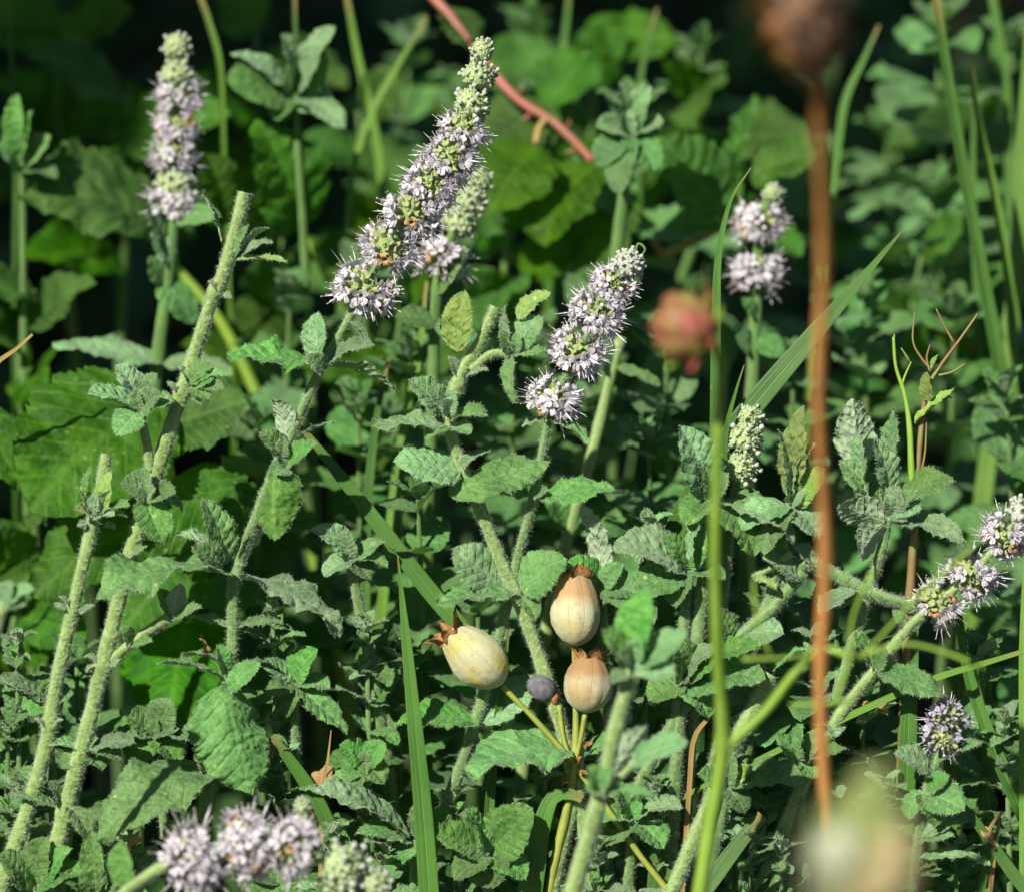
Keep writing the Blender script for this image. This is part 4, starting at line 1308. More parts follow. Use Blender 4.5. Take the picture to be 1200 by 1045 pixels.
rosette('grey downy leaf cluster with one yellow-green tip, left of the brown stalk', (926, 590, 4), [(-10, -62, 46, 60, 'mint_grey'), (16, -114, 34, 30, 'mint_yellow'), (-14, -86, 20, 40, 'mint_fresh'), (40, -40, 40, 30, 'mint_yellow'), (30, -70, 24, 70, 'mint_grey'), (-60, 30, 44, 50, 'mint_grey'), (34, 40, 44, 40, 'mint_grey'), (-30, 60, 40, 40), (20, -20, 26, 40, 'mint_grey')], (-24, 120), r=7)
rosette('low mint leaves with a small bright leaf under the herb fork', (852, 922, 8), [(92, -2, 48, 56), (30, -24, 24, 35, 'mint_yellow'), (8, -40, 36, 40), (-34, -16, 30, 40), (20, 30, 36, 40)], (-16, 90), r=6)
rosette('small mint rosette right of the brown stalk, low down', (936, 892, 20), [(24, -34, 26, 30), (58, -14, 26, 60, 'mint_fresh'), (-26, -30, 30, 40), (-16, 20, 30, 40), (24, 18, 26, 40), (4, -44, 30, 60)], (6, 100), hair=0.6)

# cut stem, lower right of centre
s = [(904, 790, 0), (885, 826, 0), (862, 868, 0), (838, 925, 0), (806, 1000, 0), (786, 1050, 0)]
pl = Plant('hairy stem cut off slantwise above the herb fork, right of the pods', foot(s), 'cut mint stems')
pl.stem(s, 10, 11.5, hair=2.6, cut=True)
pl.leaf((906, 786, 6), (944, 760, 8), 20, 70, 0.6, 0.4, 'mint')
# hairy leaning stems
s = [(942, 670, 8), (905, 712, 10), (868, 745, 12), (820, 800, 18), (770, 880, 26)]
pl = Plant('downy stem slanting down to the left behind the brown stalk', foot(s), 'mint shoots in flower and leaf')
pl.stem(s, 9, 9, hair=2.0, mat='stem_green')
pl.stem([(927, 648, -6), (905, 664, -2), (882, 676, 6)], 4.5, 4.5, hair=1.4, mat='stem', ground=False)
pl.leaf((884, 678, -2), (910, 690, -14), 14, 60, 0.8, 0.4, 'mint_yellow')
pl.leaf((936, 676, 0), (892, 648, -16), 40, 60, 0.5, 0.3, 'mint_grey')
pl.leaf((872, 742, 6), (918, 742, -6), 50, 50, 0.5, 0.3, 'mint_grey')
pl.leaf((858, 752, 6), (838, 712, -4), 34, 50, 0.5, 0.3, 'mint')

# right spike
s = [(1190, 612, 0), (1140, 672, 0), (1098, 706, 0), (1062, 738, 4), (1024, 786, 8), (985, 836, 14), (950, 900, 22)]
pl = Plant('lilac mint spike lying sideways at the right edge', foot(s))
pl.stem(s, 5, 9, hair=2.2, mat='stem', nodes=(0.6,))
spike(pl, [(1200, 602, 4, 22, 'lilac'), (1176, 630, 0, 33, 'flower'), (1139, 673, -2, 35, 'flower'), (1099, 707, -4, 34, 'flower')], bald=(BALD + Vector((-.3, 0, 0))).normalized(), bald_t=0.86, seed=77, n=44)
pl.leaf((1030, 782, 0), (1104, 816, -26), 44, 50, 0.6, 0.25, 'mint', pleat=0.022)
pl.leaf((1024, 780, 4), (1000, 742, 0), 30, 60, 0.5, 0.3, 'mint')
pl.leaf((1028, 784, -4), (1040, 760, -14), 20, 40, 0.6, 0.4, 'mint')
pl.leaf((1060, 735, 6), (1046, 715, 4), 16, 50, 0.6, 0.4, 'mint_fresh')
s = [(1085, 712, 8), (1030, 698, 8), (985, 676, 8), (945, 660, 12), (905, 700, 26), (880, 760, 36)]
pl = Plant('pale downy stem lying almost level behind the brown stalk', foot(s), 'mint shoots in flower and leaf')
pl.stem(s, 9, 9, hair=2.6, mat='stem_green')
pl.leaf((1000, 690, 2), (960, 720, -14), 34, 60, 0.5, 0.3, 'mint_grey')
pl.leaf((960, 668, 10), (930, 640, 8), 30, 60, 0.5, 0.3, 'mint_grey')

# violet head lower right
s = [(1112, 845, 0), (1100, 888, 4), (1084, 930, 8), (1074, 1000, 14), (1068, 1050, 20)]
pl = Plant('rounded violet mint flower head in bud at lower right', foot(s))
pl.stem(s, 6, 8, hair=1.6, mat='stem_green')
ax = (P(1112, 845, 0) - P(1100, 888, 4)).normalized()
whorl(pl, P(1110, 840, -2), ax, 27 * PX, 40, None, 0.9, 'violet', seed=5, buds=0.55, calyx_only=0.1, wither=0.02, lo=-0.5, hi=0.98)
whorl(pl, P(1106, 864, -2), ax, 30 * PX, 36, BALD, 0.85, 'violet', seed=9, buds=0.5, calyx_only=0.15, wither=0.02, lo=-0.9, hi=0.4)
for b, t, w, a, mt in (((1092, 905, -2), (1048, 882, -20), 36, 50, 'mint_grey'), ((1098, 892, 2), (1152, 868, -4), 22, 60, 'mint'), ((1086, 925, -6), (1112, 908, -22), 24, 40, 'mint'), ((1082, 930, -8), (1130, 950, -36), 50, 35, 'mint'),
                       ((1080, 930, -10), (1096, 968, -30), 34, 40, 'mint'), ((1078, 985, -4), (1118, 980, -24), 26, 60, 'mint_fresh'), ((1076, 1006, -2), (1160, 1014, -24), 26, 72, 'mint_grey'), ((1078, 925, 2), (1066, 960, -4), 26, 40, 'mint'),
                       ((1078, 980, 6), (1138, 960, 4), 34, 60, 'mint_grey')):
    pl.leaf(b, t, w, a, 0.6, 0.35, mt)

# budding pale spike
s = [(880, 485, 40), (872, 515, 40), (866, 550, 40), (858, 600, 44), (850, 680, 50)]
pl = Plant('pale green mint spike still in bud between herb and brown stalk', foot(s))
pl.stem(s, 6, 7, hair=1.0, mat='stem_green')
spike(pl, [(879, 490, 40, 18, 'bud'), (873, 515, 36, 25, 'bud', 0.85), (867, 550, 36, 24, 'bud', 0.85)], seed=23)
pl.leaf((862, 575, 34), (900, 600, 24), 24, 60, 0.6, 0.4, 'mint_fresh', hair=0.5)

# ================================================================== SEED PODS
def pod_mesh(L, W, mat, seed=0):
    """hollow flask: outside, mouth, inside"""
    prof = [(0.0, 0.02), (0.02, 0.12), (0.08, 0.27), (0.18, 0.39), (0.32, 0.475), (0.46, 0.5), (0.6, 0.475), (0.74, 0.41), (0.86, 0.33), (0.94, 0.275), (0.96, 0.24), (0.9, 0.22), (0.75, 0.3), (0.5, 0.36), (0.2, 0.2)]
    S = 40
    v, uv = [], []
    for i, (h, r) in enumerate(prof):
        for k in range(S):
            a = k / S * 6.2832
            rr = r * W * (1 + 0.02 * math.sin(a * 2 + seed) + 0.03 * (abs(math.sin(a * 5)) - 0.6) * min(1, h * 4) + 0.02 * math.sin(a * 3 + h * 9 + seed))
            rr *= 1 + 0.05 * noise.noise((math.cos(a) * 1.6 + W, math.sin(a) * 1.6, h * 2.6)) + 0.02 * noise.noise((math.cos(a) * 5, math.sin(a) * 5 + W, h * 7))
            v.append((rr * math.cos(a), rr * math.sin(a), h * L + 0.01 * L * math.sin(a * 3 + seed) * (h > 0.8)))
            uv.append((k / S, h))
    f = grid_faces(len(prof), S, True)
    f.append(tuple(range(S - 1, -1, -1)))
    return mesh('seed_pod', v, f, [M[mat]], None, uv)


def tooth_mesh(L, W, curl, seed):
    r = random.Random(seed)
    v = []
    for i in range(6):
        t = i / 5
        w = W * (1 - t ** 1.5) * 0.5 + W * 0.03
        a = curl * t
        z = L * t * math.cos(a * 0.7)
        y = L * t * math.sin(a * 0.7)
        for u in (-1, 0, 1):
            v.append((u * w, y + 0.12 * W * abs(u) + r.uniform(-.03, .03) * L * t, z + r.uniform(-.03, .03) * L * t))
    f = grid_faces(6, 3)
    k = len(v)
    v += [(x, y - 0.00012, z) for x, y, z in v]
    f2 = [tuple(k + i for i in q[::-1]) for q in f]
    for i in range(5):
        for c in (0, 2):
            a, b = i * 3 + c, i * 3 + 3 + c
            f2.append((a, b, b + k, a + k))
    return mesh('tooth', v, f + f2, [M['tooth']])


jn = (673, 895, 0)
s = [(673, 757, -2), (675, 840, 4), (673, 895, 0), (664, 950, 6), (650, 1010, 10)]
pl = Plant('straw coloured herb carrying three dry seed pods, two upright and one tilted', foot(s), None, 'campion_plant', 'seed plant')
pl.stem(s, 3, 5.5, mat='straw', hair=0, sides=8, nodes=(0.5,), step=0.001)
pl.stem([(588, 803, -14), (630, 846, -8), (672, 893, -2)], 3.4, 3.2, mat='straw', hair=0, sides=8, step=0.001, ground=False)
pl.stem([(686, 835, -16), (680, 868, -8), (674, 893, -2)], 3, 3, mat='straw', hair=0, sides=8, step=0.001, ground=False)
pl.stem([(655, 826, 2), (660, 862, 2), (668, 890, 0)], 3, 3, mat='straw', hair=0, sides=8, step=0.001, ground=False)
pl.stem([(676, 900, 2), (712, 948, 4), (750, 1002, 6), (790, 1055, 8)], 3.6, 4, mat='straw', hair=0, sides=8, step=0.001, nodes=(0.0,))
for nm, base, mouth, W, n, lab, tl, cu in (
        ('a', (590, 800, -18), (524, 739, -26), 63, 8, 'pale yellow tilted pod with a ragged brown mouth', 0.25, 0.9),
        ('b', (675, 757, -10), (673, 670, 0), 61, 4, 'tallest upright pod, tan above and cream below', 0.22, -0.35),
        ('c', (686, 835, -22), (692, 768, -8), 57, 8, 'round brownish pod with dark open mouth', 0.26, 1.0)):
    b, t = P(*base), P(*mouth)
    ax = (t - b)
    L = ax.length
    q = ax.to_track_quat('Z', 'Y').to_matrix().to_4x4()
    q.translation = b
    pod = child('seed_pod', pod_mesh(L, W * PX, 'pod_' + nm, W), pl.root, q, lab)
    for k in range(n):
        a = k / n * 6.2832 + 0.3 + random.uniform(-.15, .15)
        m = q @ Matrix.Translation((0.262 * W * PX * math.cos(a), 0.262 * W * PX * math.sin(a), L * 0.92)) @ Matrix.Rotation(a - math.pi / 2, 4, 'Z') @ Matrix.Rotation(random.uniform(-.15, .15), 4, 'Y')
        child('tooth', tooth_mesh(tl * L * random.uniform(0.7, 1.2), (0.46 if n == 4 else random.uniform(0.2, 0.32)) * W * PX, cu + random.uniform(-.3, .3), k), pl.root, m, None, pod)
me = lumpy_ball(13.5 * PX, 1.3, 14, 0.14, 0.9, 4, 20, 26, [M['grey_bud'], M['hair']], 0.2, name='withered_bud')
m = Vector((-0.75, -0.1, 0.55)).to_track_quat('Z', 'Y').to_matrix().to_4x4()
m.translation = P(635, 806, 0)
child('withered_bud', me, pl.root, m, 'blue grey oval bud between tilted and round pod')
me = lumpy_ball(4 * PX, 1.3, 8, 0.6, 0.8, 6, 10, 12, [M['tooth'], M['hair']], 0, name='bud_base')
child('bud_base', me, pl.root, Matrix.Translation(P(650, 818, 0)))
for x, y, dx, dy in ((668, 914, -10, 6), (686, 878, 9, -8), (664, 912, -8, -6), (679, 905, 10, 2), (676, 896, 6, -10)):
    bw, tw = P(x, y, -6), P(x + dx, y + dy, -12)
    me = leaf_mesh((tw - bw).length, 7 * PX, 1.4, 0.6, 0.06, 0.2, 6, hair=0, nu=3, nv=10, seed=x, name='dry_bract')
    me.materials[0] = M['tooth']
    child('dry_bract', me, pl.root, frame(bw, tw, 40))

# ================================================================== FOREGROUND, out of focus
# hairy mint shoot in front of the pods
s = [(752, 745, -300), (742, 785, -300), (722, 850, -300), (703, 930, -300), (684, 1000, -300), (668, 1055, -300)]
pl = Plant('blurred hairy mint shoot in front of the round pod', foot(s))
pl.stem(s, 9.5, 13, hair=1.4, mat='stem', nodes=(0.12, 0.56))
for b, t, w, a, mt in (((745, 770, -305), (762, 690, -320), 44, 35, 'mint_fresh'), ((738, 776, -305), (706, 738, -330), 34, 45, 'mint_fresh'), ((748, 778, -305), (806, 742, -325), 40, 45, 'mint_grey'), ((744, 780, -310), (792, 790, -335), 36, 30, 'mint_grey'),
                       ((740, 778, -312), (724, 764, -335), 26, 40, 'mint_fresh'), ((744, 772, -312), (752, 748, -330), 24, 30, 'mint_fresh'), ((736, 790, -310), (716, 800, -325), 18, 40, 'mint_grey'),
                       ((704, 925, -305), (688, 898, -320), 26, 40, 'mint_fresh'), ((704, 928, -305), (686, 925, -322), 22, 45, 'mint_fresh'), ((708, 922, -305), (758, 850, -315), 36, 150, 'mint_grey'), ((742, 895, -312), (806, 868, -330), 38, 50, 'mint_grey'),
                       ((712, 926, -305), (768, 932, -325), 16, 60, 'mint_fresh'), ((706, 925, -312), (718, 900, -326), 20, 40, 'mint_fresh')):
    pl.leaf(b, t, w, a, 0.7, 0.4, mt, hair=0.7)
pl.stem([(744, 893, -308), (725, 912, -306), (708, 924, -304)], 5, 5, hair=0.8, ground=False, mat='stem')

# green branching herb with the pink bud
s = [(846, 425, -700), (842, 500, -690), (838, 640, -640), (841, 760, -580), (847, 872, -520), (833, 960, -500), (818, 1060, -480)]
pl = Plant('blurred green herb forking beside the pods, a pink bud at its top', foot(s), None, 'herb_plant', 'herb')
pl.stem(s, 4.6, 8, mat='herb', hair=0, sides=10, step=0.002, nodes=(0.70,))
pl.stem([(1000, 770, -560), (960, 760, -550), (930, 790, -540), (895, 835, -525), (849, 876, -520)], 3.4, 6, mat='herb', hair=0, step=0.002, ground=False)
for q in ([(1008, 772, -560), (1048, 728, -570), (1085, 690, -580), (1140, 640, -590)], [(1005, 768, -560), (1060, 754, -575), (1110, 765, -585), (1152, 782, -590)], [(998, 772, -560), (986, 800, -570), (978, 825, -575)],
          [(996, 765, -560), (1000, 720, -570), (1022, 670, -580)], [(952, 762, -550), (925, 770, -560), (870, 772, -570)], [(905, 770, -560), (888, 730, -570), (880, 640, -580)], [(925, 825, -535), (960, 825, -550), (1000, 820, -560)]):
    pl.stem(q[::-1], 2.2, 1.4, mat='herb', hair=0, step=0.002, ground=False, sides=7, name='branch')
# nodding head
c = P(803, 384, -800)
m = Vector((-0.75, -0.35, 0.45)).to_track_quat('Z', 'Y').to_matrix().to_4x4()
m.translation = c
head = child('flower_head', lumpy_ball(31 * PX * 0.86, 1.0, 30, 0.35, 0.7, 4, 24, 32, [M['pink'], M['hair']], 0, name='flower_head'), pl.root, m, 'blurred pink bud with green bracts')
for k in range(14):
    a = k / 14 * 6.2832
    rr = 18 * PX
    y = m.to_3x3() @ Vector((math.cos(a), math.sin(a), 0.9 if k % 2 else 0.35))
    p = c + m.to_3x3() @ Vector((math.cos(a) * rr, math.sin(a) * rr, -18 * PX))
    me = blade_mesh([p + y.normalized() * 30 * PX, p + y.normalized() * 16 * PX, p], [3, 12, 13, 9], m.to_3x3() @ Vector((math.cos(a), math.sin(a), -.4)), 0.3, 0.0008, 'herb' if k % 4 else 'pink', name='bract', loc=c)
    child('bract', me, pl.root, Matrix.Translation(c), None, head)
pl.stem([(810, 388, -796), (834, 398, -750), (846, 428, -700)], 6, 5.5, mat='herb', hair=0, step=0.001, ground=False)

# brown stalk with its dry head
s = [(938, 20, -1330), (950, 60, -1290), (958, 110, -1250), (965, 300, -1080), (959, 460, -980), (967, 640, -860), (961, 800, -790), (967, 950, -720), (967, 1080, -680)]
pl = Plant('tall blurred orange brown stalk carrying a dark dry seed head', foot(s), None, 'plantain_stalk', 'dry stalk')
pl.stem(s, 4.8, 6.2, mat='brown_stalk', hair=0, step=0.002, nodes=(0.3, 0.62))
m = (P(930, -60, -1360) - P(958, 100, -1250)).to_track_quat('Z', 'Y').to_matrix().to_4x4()
m.translation = P(942, 22, -1330)
me = lumpy_ball(23 * PX, 2.3, 90, 0.45, 0.75, 8, 44, 48, [M['brown_head'], M['hair']], 0, name='seed_head')
head = child('seed_head', me, pl.root, m)
for k in range(46):
    z = -0.9 + 1.8 * (k + .5) / 46
    a = k * 2.4
    q = math.sqrt(1 - z * z)
    dl = Vector((q * math.cos(a), q * math.sin(a), 0.5)).normalized()
    p = Vector((q * math.cos(a) * 23 * PX, q * math.sin(a) * 23 * PX, z * 23 * 2.3 * PX))
    pw = m @ p
    dw = m.to_3x3() @ dl
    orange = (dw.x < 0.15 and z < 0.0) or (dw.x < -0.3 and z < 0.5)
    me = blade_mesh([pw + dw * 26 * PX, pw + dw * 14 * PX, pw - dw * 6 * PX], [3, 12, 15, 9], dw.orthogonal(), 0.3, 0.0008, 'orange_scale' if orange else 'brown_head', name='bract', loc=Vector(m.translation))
    child('bract', me, pl.root, Matrix.Translation(m.translation), None, head)

# very blurred flower head at the bottom
s = [(1016, 930, -1900), (1012, 990, -1900), (1008, 1080, -1900), (1006, 1200, -1900)]
pl = Plant('very blurred pale green and beige flower head at the bottom edge', foot(s), None, 'clover_plant', 'flower head')
pl.stem(s, 5, 6, mat='herb', hair=0, step=0.004)
c = P(1006, 1015, -1900)
m = Vector((0.02, 0, 1)).to_track_quat('Z', 'Y').to_matrix().to_4x4()
m.translation = c
head = child('flower_head', lumpy_ball(44 * PX * 0.62, 1.2, 46, 0.4, 0.7, 3, 34, 40, [M['pale_head'], M['hair']], 0, name='flower_head'), pl.root, m)
m2 = m.copy()
m2.translation = P(1022, 940, -1905)
child('bud', lumpy_ball(20 * PX * 0.62, 1.7, 30, 0.4, 0.7, 5, 26, 30, [M['pale_head'], M['hair']], 0, name='bud'), pl.root, m2)
for k in range(60):
    z = -0.8 + 1.7 * (k + .5) / 60
    a = k * 2.4
    q = math.sqrt(max(0, 1 - z * z))
    dl = Vector((q * math.cos(a), q * math.sin(a), z * 0.8 + 0.2)).normalized()
    p = m @ (Vector((q * math.cos(a), q * math.sin(a), z * 1.2)) * 42 * 0.62 * PX)
    dl = (m.to_3x3() @ dl).normalized()
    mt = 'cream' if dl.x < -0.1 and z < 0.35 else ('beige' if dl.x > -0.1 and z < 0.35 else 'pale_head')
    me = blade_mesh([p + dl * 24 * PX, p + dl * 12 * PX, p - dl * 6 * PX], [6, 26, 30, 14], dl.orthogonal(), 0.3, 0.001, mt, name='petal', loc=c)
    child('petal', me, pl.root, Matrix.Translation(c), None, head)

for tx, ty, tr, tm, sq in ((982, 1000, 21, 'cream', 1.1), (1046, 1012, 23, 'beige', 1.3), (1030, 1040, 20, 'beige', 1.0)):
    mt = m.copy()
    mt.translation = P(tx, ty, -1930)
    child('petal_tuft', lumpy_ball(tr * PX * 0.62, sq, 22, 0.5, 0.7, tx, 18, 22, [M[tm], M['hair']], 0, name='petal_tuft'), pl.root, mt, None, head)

# lilac spike lying across the bottom left
s = [(450, 1032, -290), (400, 1015, -290), (310, 985, -290), (225, 1000, -290), (160, 1035, -290), (100, 1090, -280)]
pl = Plant('slightly blurred lilac mint spike lying across the bottom left', foot(s))
pl.stem(s, 6, 9, mat='stem', hair=1.2)
spike(pl, [(440, 1036, -290, 19, 'bud'), (402, 1020, -290, 32, 'bud'), (346, 992, -290, 39, 'flower'), (288, 990, -290, 42, 'flower'), (226, 1006, -290, 42, 'flower')], bald=None, joined=False, seed=50, n=44, col='corolla', calyx_only=0.12, lo=-0.8, hi=0.8)
pl.stem([(355, 935, -240), (356, 960, -240), (350, 985, -250)], 9, 8, mat='stem', hair=1.0, ground=False, cut=True)
bud_whorl(pl, P(355, 945, -240), UPV, 11 * PX, 1.3)
pl.leaf((150, 1040, -260), (142, 985, -270), 30, 30, 0.5, 0.3, 'mint_fresh', hair=0.5)

# pale out of focus mint tip at the left edge
s = [(6, 700, -320), (-4, 740, -320), (-20, 820, -320), (-30, 1000, -300)]
pl = Plant('pale blurred mint tip poking in at the left edge', foot(s))
pl.stem(s, 7, 9, mat='stem', hair=0.5)
for b, t, w, a in (((4, 712, -322), (40, 690, -335), 26, 60), ((2, 712, -322), (14, 680, -332), 24, 40), ((0, 716, -322), (-30, 690, -330), 26, 40), ((4, 716, -326), (30, 708, -340), 20, 60)):
    pl.leaf(b, t, w, a, 0.7, 0.4, 'mint_grey', hair=0.5)

# ================================================================== GRASS
grass('broad upright grass blade left of the tilted pod, reaching the bottom edge', [(466, 650, -40), (474, 730, -40), (484, 830, -38), (494, 930, -36), (503, 1050, -34)], [1, 12, 18, 22, 24], up=0.2)
grass('wide soft grass blade slanting behind the tilted pod', [(352, 500, 90), (372, 524, 90), (440, 610, 85), (500, 688, 80), (560, 760, 76)], [6, 15, 19, 21, 21], up=0.2)
grass('wide grass blade crossing behind the brown stalk, its tip up right', [(1062, 265, 30), (1020, 315, 32), (960, 385, 36), (900, 455, 40), (860, 505, 46)], [1, 10, 20, 25, 27], up=0.2)
grass('thin upright grass blade curving right at its tip, above the herb', [(880, 197, 60), (856, 236, 60), (842, 300, 60), (839, 380, 60), (838, 480, 60), (836, 600, 60)], [1, 7, 11, 12, 12, 12], up=0.2)
grass('short dark grass tip left of the brown stalk', [(872, 428, 20), (862, 460, 24), (850, 510, 28), (846, 590, 30)], [1, 5, 8, 9], up=0.2)
grass('thin grass stem standing between the tilted and round pods', [(597, 730, 10), (590, 790, 10), (580, 870, 12), (572, 970, 14)], [2, 8, 11, 12], up=0.2, fold=0.8)
grass('long thin grass blade rising to the right edge below the spike', [(1215, 758, -10), (1150, 778, -6), (1095, 795, 0), (1010, 832, 10), (930, 870, 20), (860, 905, 30), (790, 940, 34)], [5, 8, 9, 9, 8, 7, 6], up=0.4, mat='grass_light')
grass('vertical grass blade under the sideways spike', [(1073, 600, 34), (1071, 680, 34), (1067, 780, 34), (1064, 870, 34)], [3, 12, 19, 21], up=0.2)
grass('upright bright grass stem at the right edge beside the spike', [(1202, 640, -10), (1198, 760, -10), (1199, 900, -10), (1200, 1050, -10)], [4, 8, 10, 11], up=0.2, mat='grass_light')
grass('dark vertical grass blade right of the pods behind the mint shoot', [(792, 800, 40), (788, 860, 40), (780, 940, 40), (772, 1040, 40)], [12, 22, 28, 28], up=0.2)
grass('arched folded grass leaf at the bottom, right of the tall lit leaf', [(682, 936, -2), (668, 930, -4), (648, 934, -2), (634, 970, 0), (620, 1050, 4)], [10, 16, 22, 28, 30], up=0.1)
grass('slanting dark grass blade under the bright small leaf', [(894, 955, 10), (866, 988, 8), (835, 1030, 4), (810, 1065, 0)], [14, 18, 20, 20], up=0.2)
grass('dark grass blade slanting into the lower right corner', [(1120, 930, 0), (1150, 972, -6), (1190, 1028, -14), (1215, 1060, -20)], [3, 12, 15, 15], up=0.3)
grass('green grass stem curving down at the right behind the violet head', [(1120, 700, 46), (1135, 790, 46), (1160, 865, 44), (1190, 935, 40), (1215, 990, 40)], [8, 12, 16, 18, 18], up=0.2, fold=0.8)
grass('short grass blade with a brown tip in the lower right corner', [(1172, 952, -4), (1168, 980, -4), (1158, 1010, -4), (1146, 1060, -4)], [2, 8, 9, 9], up=0.2)
grass('thin brown dry blade leaning in the lower right corner', [(1176, 950, -6), (1160, 970, -5), (1164, 1000, -4), (1160, 1050, -4)], [3, 6, 6, 5], 'grass_dry', up=0.2)
grass('thin yellow straw bent over left of the bright small leaf', [(838, 834, 0), (822, 850, 4), (812, 870, 10), (808, 920, 16)], [4, 6, 6, 6], 'grass_dry', up=0.2)
grass('thin upright grass in the gap right of the broad drooping leaf', [(388, 855, 20), (384, 890, 20), (378, 930, 22), (376, 1000, 24)], [1, 4, 5, 5], 'grass_dry', up=0.2)
grass('dark grass blade sloping under the broad drooping leaf', [(318, 862, 10), (350, 905, 14), (380, 955, 18), (400, 1020, 22)], [10, 16, 18, 18], up=0.2)
grass('pale dry straw at the left edge above the big dim leaf', [(38, 392, 60), (18, 410, 60), (-10, 432, 60), (-60, 500, 80)], [3, 6, 8, 8], 'grass_dry', up=0.2)
# blurred grass at right and behind
grass('tall grass stem curving down from the top right', [(1096, -10, 330), (1108, 70, 330), (1126, 180, 330), (1146, 290, 330), (1170, 420, 330), (1196, 560, 330)], [11, 13, 15, 16, 17, 17], 'grass', up=0.1, fold=0.9)
grass('brightest tall grass blade beside the right edge', [(1206, 30, 420), (1198, 180, 420), (1190, 340, 420), (1166, 480, 420), (1150, 600, 420)], [10, 18, 22, 24, 24], 'grass_light', up=0.1)
grass('slim bright grass stem behind the curving one at top right', [(1138, 80, 380), (1148, 150, 380), (1166, 230, 380), (1182, 330, 380), (1190, 450, 380)], [6, 10, 12, 13, 13], 'grass_light', up=0.1, fold=0.8)
grass('faint upright grass blade in the upper right corner', [(1160, -20, 560), (1176, 80, 560), (1184, 200, 560), (1180, 340, 560)], [10, 14, 16, 16], 'grass', up=0.1)
grass('soft grass blade rising behind the tall curving stem', [(1142, 100, 450), (1140, 220, 450), (1146, 360, 450), (1150, 500, 450)], [4, 9, 12, 12], 'grass', up=0.1)
grass('soft upright grass blade left of the central cut stem', [(500, 330, 260), (490, 420, 260), (470, 520, 260), (455, 640, 260)], [4, 10, 13, 13], 'grass_light', up=0.1)
grass('soft leaning grass blade above the wide slanting one', [(455, 420, 220), (440, 500, 220), (430, 600, 220), (428, 700, 220)], [4, 10, 13, 13], 'grass', up=0.1)
grass('blurred grass blade at the top between bramble and brown head', [(668, -20, 620), (662, 40, 620), (650, 120, 620), (646, 220, 620)], [4.8, 9.0, 10.2, 10.2], 'grass', up=0.1)
grass('blurred grass arching left of the brown head', [(770, 10, 560), (756, 60, 560), (748, 120, 560), (748, 220, 560)], [3.6, 7.2, 9.0, 9.0], 'grass', up=0.1)
grass('blurred blade leaning right of the brown head', [(1030, 30, 500), (1012, 70, 500), (990, 120, 500), (978, 200, 500)], [3.0, 8.4, 10.8, 10.8], 'grass', up=0.1)
grass('blurred grass blade at the top left of the tallest spike', [(405, -10, 520), (420, 70, 520), (440, 160, 520), (452, 260, 520)], [5.6, 9.8, 11.9, 11.9], 'grass_light', up=0.1)
grass('yellowish blurred blade left of the tallest spike', [(500, 20, 480), (470, 70, 480), (436, 130, 480), (416, 190, 480), (408, 260, 480)], [3.5, 7.0, 9.1, 9.1, 9.1], 'grass_light', up=0.1)
rosette('curved lit green leaves at the far left above the dim bramble leaf', (26, 200, 380), [(34, -40, 40, 50, 'mint_fresh'), (-6, -90, 34, 30, 'mint_fresh'), (-30, -30, 40, 40, 'mint_far'), (40, 10, 36, 60, 'mint_far'), (14, -70, 30, 60, 'mint_fresh')], (2, 200), hair=0, r=7)
grass('blurred grass stem at the top left corner', [(10, -10, 450), (14, 90, 450), (18, 200, 450), (16, 320, 450)], [5.0, 6.0, 6.0, 6.0], 'grass', up=0.1, fold=0.8)
grass('thin blurred stem above the left mint leaves', [(345, -10, 420), (346, 40, 420), (350, 100, 420), (356, 200, 420)], [4.8, 5.4, 5.4, 5.4], 'grass', up=0.1, fold=0.8)
grass('pale yellow blurred stem at the top left of the pleated leaf', [(232, -10, 420), (246, 30, 420), (258, 80, 420), (262, 180, 430)], [7.2, 8.4, 7.2, 7.2], 'grass_light', up=0.1, fold=0.8)

# ================================================================== DRY FORKED HERB (right)
s = [(1146, 368, 10), (1122, 402, 10), (1100, 432, 10), (1086, 458, 8), (1080, 500, 8), (1075, 560, 10), (1070, 640, 16)]
pl = Plant('thin dry forked herb with thorny reddish twigs above the woolly rosette', foot(s), None, 'herb_plant', 'herb')
pl.stem(s, 1.2, 5, mat='herb_red', hair=0, sides=8, step=0.0008)
pl.stem([(1071, 600, 4), (1068, 545, 2), (1066, 500, 2), (1060, 462, 2), (1050, 430, 2), (1047, 395, 2)][::-1], 1.6, 5, mat='herb', hair=0, sides=7, step=0.001, ground=False, name='branch')
for q, mt in (([(1072, 366, 6), (1070, 400, 8), (1080, 420, 8), (1092, 434, 8)], 'herb_red'), ([(1097, 362, 8), (1108, 384, 9), (1118, 402, 10)], 'herb_red'), ([(1090, 404, 6), (1086, 420, 7), (1090, 436, 8)], 'herb_red'),
              ([(1132, 426, 8), (1116, 436, 8), (1100, 440, 8)], 'herb_red'), ([(1048, 392, 4), (1049, 412, 3), (1050, 432, 2)], 'herb'), ([(1068, 424, 2), (1060, 442, 2), (1056, 456, 2)], 'herb'),
              ([(1118, 456, 0), (1098, 472, 2), (1072, 496, 4)], 'herb'), ([(1086, 490, 4), (1084, 530, 8), (1078, 560, 10)], 'herb_red'), ([(1056, 408, 4), (1060, 414, 4), (1066, 424, 4)], 'herb_red')):
    pl.stem(q, 0.8, 1.7, mat=mt, hair=0, sides=6, step=0.0008, ground=False, name='twig')
pl.leaf((1072, 494, 0), (1120, 454, -10), 12, 60, 0.3, 0.5, 'mint_yellow', hair=0)
pl.leaf((1088, 470, 0), (1086, 436, -4), 18, 40, 0.4, 0.5, 'mint_yellow', hair=0)
pl.leaf((1092, 432, 6), (1100, 416, 4), 8, 60, 0.4, 0.5, 'mint_yellow', hair=0)
